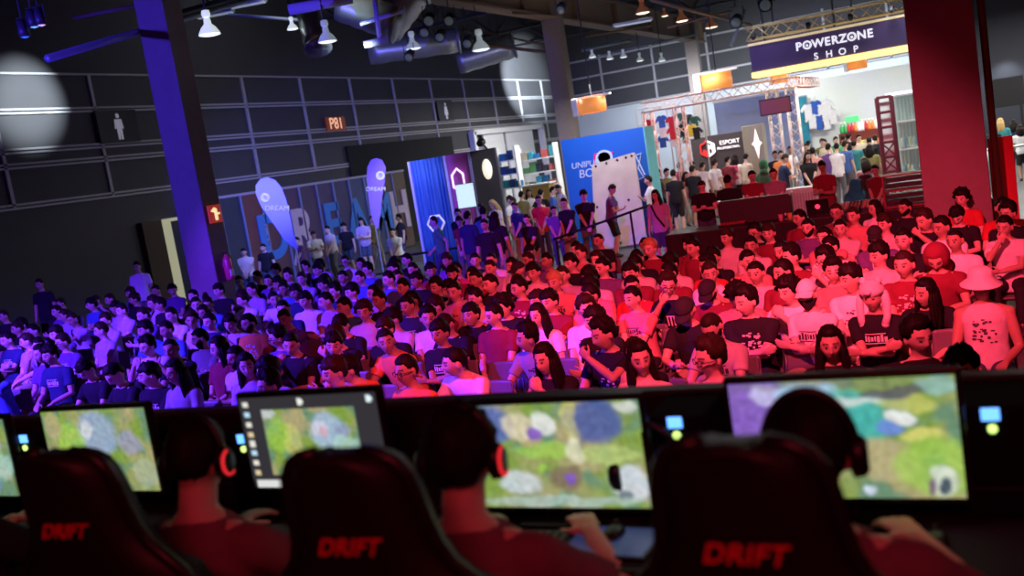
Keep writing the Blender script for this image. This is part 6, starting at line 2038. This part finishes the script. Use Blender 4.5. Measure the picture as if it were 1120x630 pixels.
def gaming_chair(x, y, rz, label, group, zs=STAGE, back_m=None, logo=True):
    t = empty('gaming_chair', (x, y, zs), rz, label, 'chair', group)
    t.scale = (1, 1, 0.945)
    out = chair_outline()
    N_ = 16
    rows = []
    for z, w in out:
        k = (z - 0.43) / 0.92
        yl = -0.06 - 0.16 * k                # reclined a little
        fr, bk = [], []
        for i in range(N_ + 1):
            u = -1 + 2 * i / N_
            bol = 0.055 * (abs(u) ** 4) * (1 if z < 1.0 else 0.5)
            bk.append((u * w, yl - 0.045 * (1 - abs(u) ** 5) + 0.02 * abs(u) ** 4, z))
            fr.append((u * w, yl + 0.045 + bol - 0.015 * abs(u) ** 16, z))
        rows.append(bk + fr[::-1])
    q = MB(); q.loft(rows); q.obj('backrest', back_m or GC_BACK, t, True)
    for s in (-1, 1):
        q = MB(); q.tube([(s * (w + 0.004), -0.06 - 0.16 * (z - 0.43) / 0.92 + 0.012, z) for z, w in out], 0.017, 8); q.obj('side_bolster', GC_SIDE, t, True)
    for s in (-1, 1):
        q = MB()
        z0 = 0.985
        q.prism([(s * 0.075, -0.213, z0 - 0.035), (s * 0.165, -0.21, z0 - 0.05), (s * 0.185, -0.205, z0 - 0.015), (s * 0.10, -0.213, z0 + 0.012)], (0, -0.006, 0))
        q.obj('harness_slot', PLASTIC_K, t)
    if logo:
        # the lettering sits on the headrest, following its lean
        M = Matrix.Translation((0, -0.06 - 0.16 * (1.135 - 0.43) / 0.92 - 0.052, 1.135)) @ Matrix.Rotation(-0.17, 4, 'X') @ FACE_NEG_Y
        letter('lettering', 'DRIFT', 0.052, GC_LOGO, M, t, 0.003, 0.25, 0.012, 1.05)
        for o in list(t.children):
            if o.name.startswith('lettering'):
                me = o.data
                for v in me.vertices:
                    v.co.x *= 1.02
    # seat, arms, lift, star base
    q = MB(); rows = []
    for z, w, d in ((0.30, 0.22, 0.22), (0.33, 0.25, 0.25), (0.37, 0.255, 0.255), (0.39, 0.22, 0.23)):
        rows.append(ring(Vector((0, 0.14, z)), Vector((1, 0, 0)), Vector((0, 1, 0)), w, d, 24, 5))
    q.loft(rows); q.obj('seat', GC_SIDE, t, True)
    for s in (-1, 1):
        q = MB(); q.tube([(s * 0.27, 0.08, 0.40), (s * 0.33, 0.08, 0.42), (s * 0.33, 0.08, 0.64)], 0.022, 8); q.box((s * 0.33, 0.12, 0.66), (0.085, 0.27, 0.035), bev=0.012); q.obj('armrest', PLASTIC_K, t)
    q = MB(); q.tube([(0, 0.14, 0.10), (0, 0.14, 0.31)], 0.028, 12); q.obj('gas_lift', PLASTIC_K, t)
    q = MB()
    for k in range(5):
        a = 2 * PI * k / 5 + 0.3
        q.tube([(0, 0.14, 0.11), (0.30 * math.cos(a), 0.14 + 0.30 * math.sin(a), 0.075)], [0.032, 0.018], 8)
    q.obj('star_base', PLASTIC_K, t)
    for k in range(5):
        a = 2 * PI * k / 5 + 0.3
        q = MB(); q.lathe([(0.001, -0.022), (0.030, -0.02), (0.032, 0), (0.030, 0.02), (0.001, 0.022)], (0.30 * math.cos(a), 0.14 + 0.30 * math.sin(a), 0.032), 14, Matrix.Rotation(PI / 2, 4, 'Y') @ Matrix.Rotation(a, 4, 'X')); q.obj('caster', PLASTIC_K, t, True)
    return t


CHY = 1.84
gaming_chair(-0.42, CHY, R_(-2), 'dark red gaming chair nearest the viewer before the right-hand monitor', 'players gaming chairs')
gaming_chair(-1.25, CHY - 0.02, R_(3), 'dark red gaming chair of the middle player', 'players gaming chairs')
gaming_chair(-2.13, CHY + 0.02, R_(3), 'dark gaming chair farthest left with faint red lettering', 'players gaming chairs')
# two printed gaming seats in the shop
for i, (px, py) in enumerate(((930, 196), (944, 190))):
    p = at_y(px, py, 23.5 + i)
    gaming_chair(p.x, 23.5 + i, R_(150 + 25 * i), ['cyan printed gaming seat behind the red technician', 'rear dark gaming seat in the shop'][i], 'gaming seats in the shop', 0.0, mat('cyan print', (0.02, 0.22, 0.30), 0.5, nscale=7, noise_amt=0.9) if i == 0 else None, False)

# ---- the players, backs to the viewer
V = VARIANTS['gamer']
for x, dy, sh, lab, hr, ex in ((-0.40, 0.0, 'R', 'player with black headset behind the nearest chair, facing the right-hand monitor', 'short', 'h'),
                               (-1.24, 0.0, 'R', 'middle player in pink-red shirt with black headset, seen from behind', 'messy', 'hr'),
                               (-2.12, 0.02, 'R', 'player in pink-red shirt, headset with red glowing ear ring, left of the middle player', 'short', 'hr'),
                               (-3.20, 0.02, 'k', 'player at the left frame edge of whom a forearm shows', 'short', 'h')):
    put_person('gamer', x + 0.02, CHY + 0.24 + dy, STAGE - 0.115, PI + R_(2), sh, LOWER_M[1], 0, hr, HAIR_M['dark'], ex, False, 1.02, 1.0, lab, 'players on the stage')
gaming_chair(-3.22, CHY + 0.02, R_(2), 'gaming chair outside the left frame edge', 'players gaming chairs')


# ------------------------------------------------------------------ light
W0 = bpy.data.worlds.new('world')
SC.world = W0
W0.use_nodes = True
bg = W0.node_tree.nodes['Background']
bg.inputs[0].default_value = (0.10, 0.09, 0.16, 1)
bg.inputs[1].default_value = 0.06


def spot(name, loc, aim, col, watt, deg, blend=0.35, size=0.15):
    d = bpy.data.lights.new(name, 'SPOT')
    d.color = col
    d.energy = watt
    d.spot_size = R_(deg)
    d.spot_blend = blend
    d.shadow_soft_size = size
    o = bpy.data.objects.new(name, d)
    C.objects.link(o)
    o.location = loc
    o.rotation_euler = (Vector(aim) - Vector(loc)).to_track_quat('-Z', 'Y').to_euler()
    return o


def area(name, loc, aim, col, watt, sx, sy):
    d = bpy.data.lights.new(name, 'AREA')
    d.shape = 'RECTANGLE'
    d.size, d.size_y = sx, sy
    d.color = col
    d.energy = watt
    o = bpy.data.objects.new(name, d)
    C.objects.link(o)
    o.location = loc
    o.rotation_euler = (Vector(aim) - Vector(loc)).to_track_quat('-Z', 'Y').to_euler()
    return o


def polar(deg, dist, z=1.0):
    return (-math.sin(R_(deg)) * dist, math.cos(R_(deg)) * dist, z)


RED, VIO = (1.0, 0.055, 0.12), (0.115, 0.025, 1.0)
# red wash from the stage truss over the middle and right blocks
spot('red_wash_near', (-1.2, 3.0, 6.0), polar(18, 10.5, 1.0), RED, 3300, 56, 0.5)
spot('red_wash_far', (-1.2, 3.0, 6.0), polar(14, 15, 1.0), RED, 4800, 40, 0.4)
spot('red_wash_right', (-1.2, 3.0, 6.0), polar(0, 12.5, 0.8), RED, 2700, 34, 0.6)
spot('red_wash_column', (2.5, 3.0, 6.0), (-0.3, 15.5, 0.8), (1.0, 0.02, 0.06), 900, 44, 1.0)
# violet wash from the left truss
spot('violet_wash_near', (-13.6, 2.5, 6.0), polar(58, 11, 1.0), VIO, 18000, 48, 0.5)
spot('violet_wash_far', (-13.6, 2.5, 6.0), polar(45, 17, 1.0), VIO, 19000, 37, 0.45)
spot('violet_wash_left', (-13.6, 2.5, 6.0), polar(60, 19, 1.0), VIO, 15000, 44, 0.6)
spot('blue_column', (-15.0, 4.0, 4.5), (-14.35, 15.4, 5.6), (0.07, 0.04, 1.0), 6500, 42, 0.6)
spot('violet_flags', (-15.5, 17.5, 5.2), (-21, 31, 1.0), (0.14, 0.15, 1.0), 5500, 60, 0.8)
# white spots that strike the panelled walls
for loc, aim, w_, dg, bl in (((-16.5, 21.0, 8.0), at_x(30, 112, XW), 7500, 24, 0.95), ((-17.5, 47.0, 7.4), at_x(570, 86, XW), 17000, 38, 0.75)):
    spot('wall_spot', loc, aim, (0.80, 0.93, 1.0), w_, dg, bl, 0.05)
p_ = at_y(1100, 68, 42.6)
spot('far_right_spot', (p_.x, 42.6, p_.z + 0.3), (p_.x, 43.4, p_.z - 1.2), (0.85, 0.92, 1.0), 160, 95, 0.9)
area('far_right_lamp', (p_.x - 1, 31.5, 5.0), (p_.x - 1, 29, 1.2), (1.0, 0.9, 0.75), 120, 1.0, 1.0)
p_ = at_y(985, 150, 25.4)
area('case_fill', (p_.x, 25.2, 4.6), (p_.x, 27.0, 1.6), (0.92, 1.0, 0.97), 90, 1.6, 0.4)  # added fill that brightens the tower panels and the glass case
# shop lighting: rows of ceiling fittings over the stands
for i, (x, y, z, w_) in enumerate(((-3, 33, 4.8, 230), (2.5, 33, 4.2, 230), (-3, 39, 5.5, 420), (3.0, 39, 5.5, 420), (-9, 33, 5.0, 260), (-12.5, 33, 5.0, 230), (-8.5, 42, 6.5, 420), (-17, 46, 6.5, 800), (0.2, 29, 4.0, 120), (-4.5, 27.5, 4.6, 120))):
    area('stand_lamp', (x, y, z), (x, y + 0.01, 0), (1.0, 0.97, 0.92), w_, 3.0, 1.2)
area('blue_wall_lamp', (-9.5, 24.8, 5.0), (-9.8, 27.5, 1.4), (0.9, 0.95, 1.0), 170, 2.0, 0.4)
spot('booth_lamp', (-16.2, 24.8, 4.8), (-16.0, 27, 2.2), (0.8, 0.85, 1.0), 420, 70, 0.8)
area('end_wall_wash', (-9, 55, 5.6), (-9, 60, 1.5), (0.85, 0.93, 1.0), 1300, 18, 1)
spot('duct_fill', (-12.4, 18.6, 4.0), at_d(385, 15, 25), (0.75, 0.92, 1.0), 2200, 22, 0.8)  # added spot to brighten the roof ducts, no fitting there
for k_ in (835, 980):
    p_ = at_y(k_, 40, 31.0)
    spot('sign_spot', (p_.x, 30.2, p_.z + 1.0), (p_.x, 31.0, p_.z - 0.2), (0.9, 0.92, 1.0), 40, 80, 0.9)
area('left_wall_wash', (-19, 26, 9.5), (XW, 28, 5.5), (0.80, 0.82, 1.0), 260, 2, 40)
# faint stage light on the players
area('stage_glow', (0.6, -2.2, 5.2), (-1.0, 1.9, 2.0), (1.0, 0.06, 0.10), 70, 2.0, 1.0)
spot('stage_rim', (3.6, 3.6, 4.8), (-1.2, 2.0, 2.0), (1.0, 0.16, 0.22), 60, 50, 0.6)
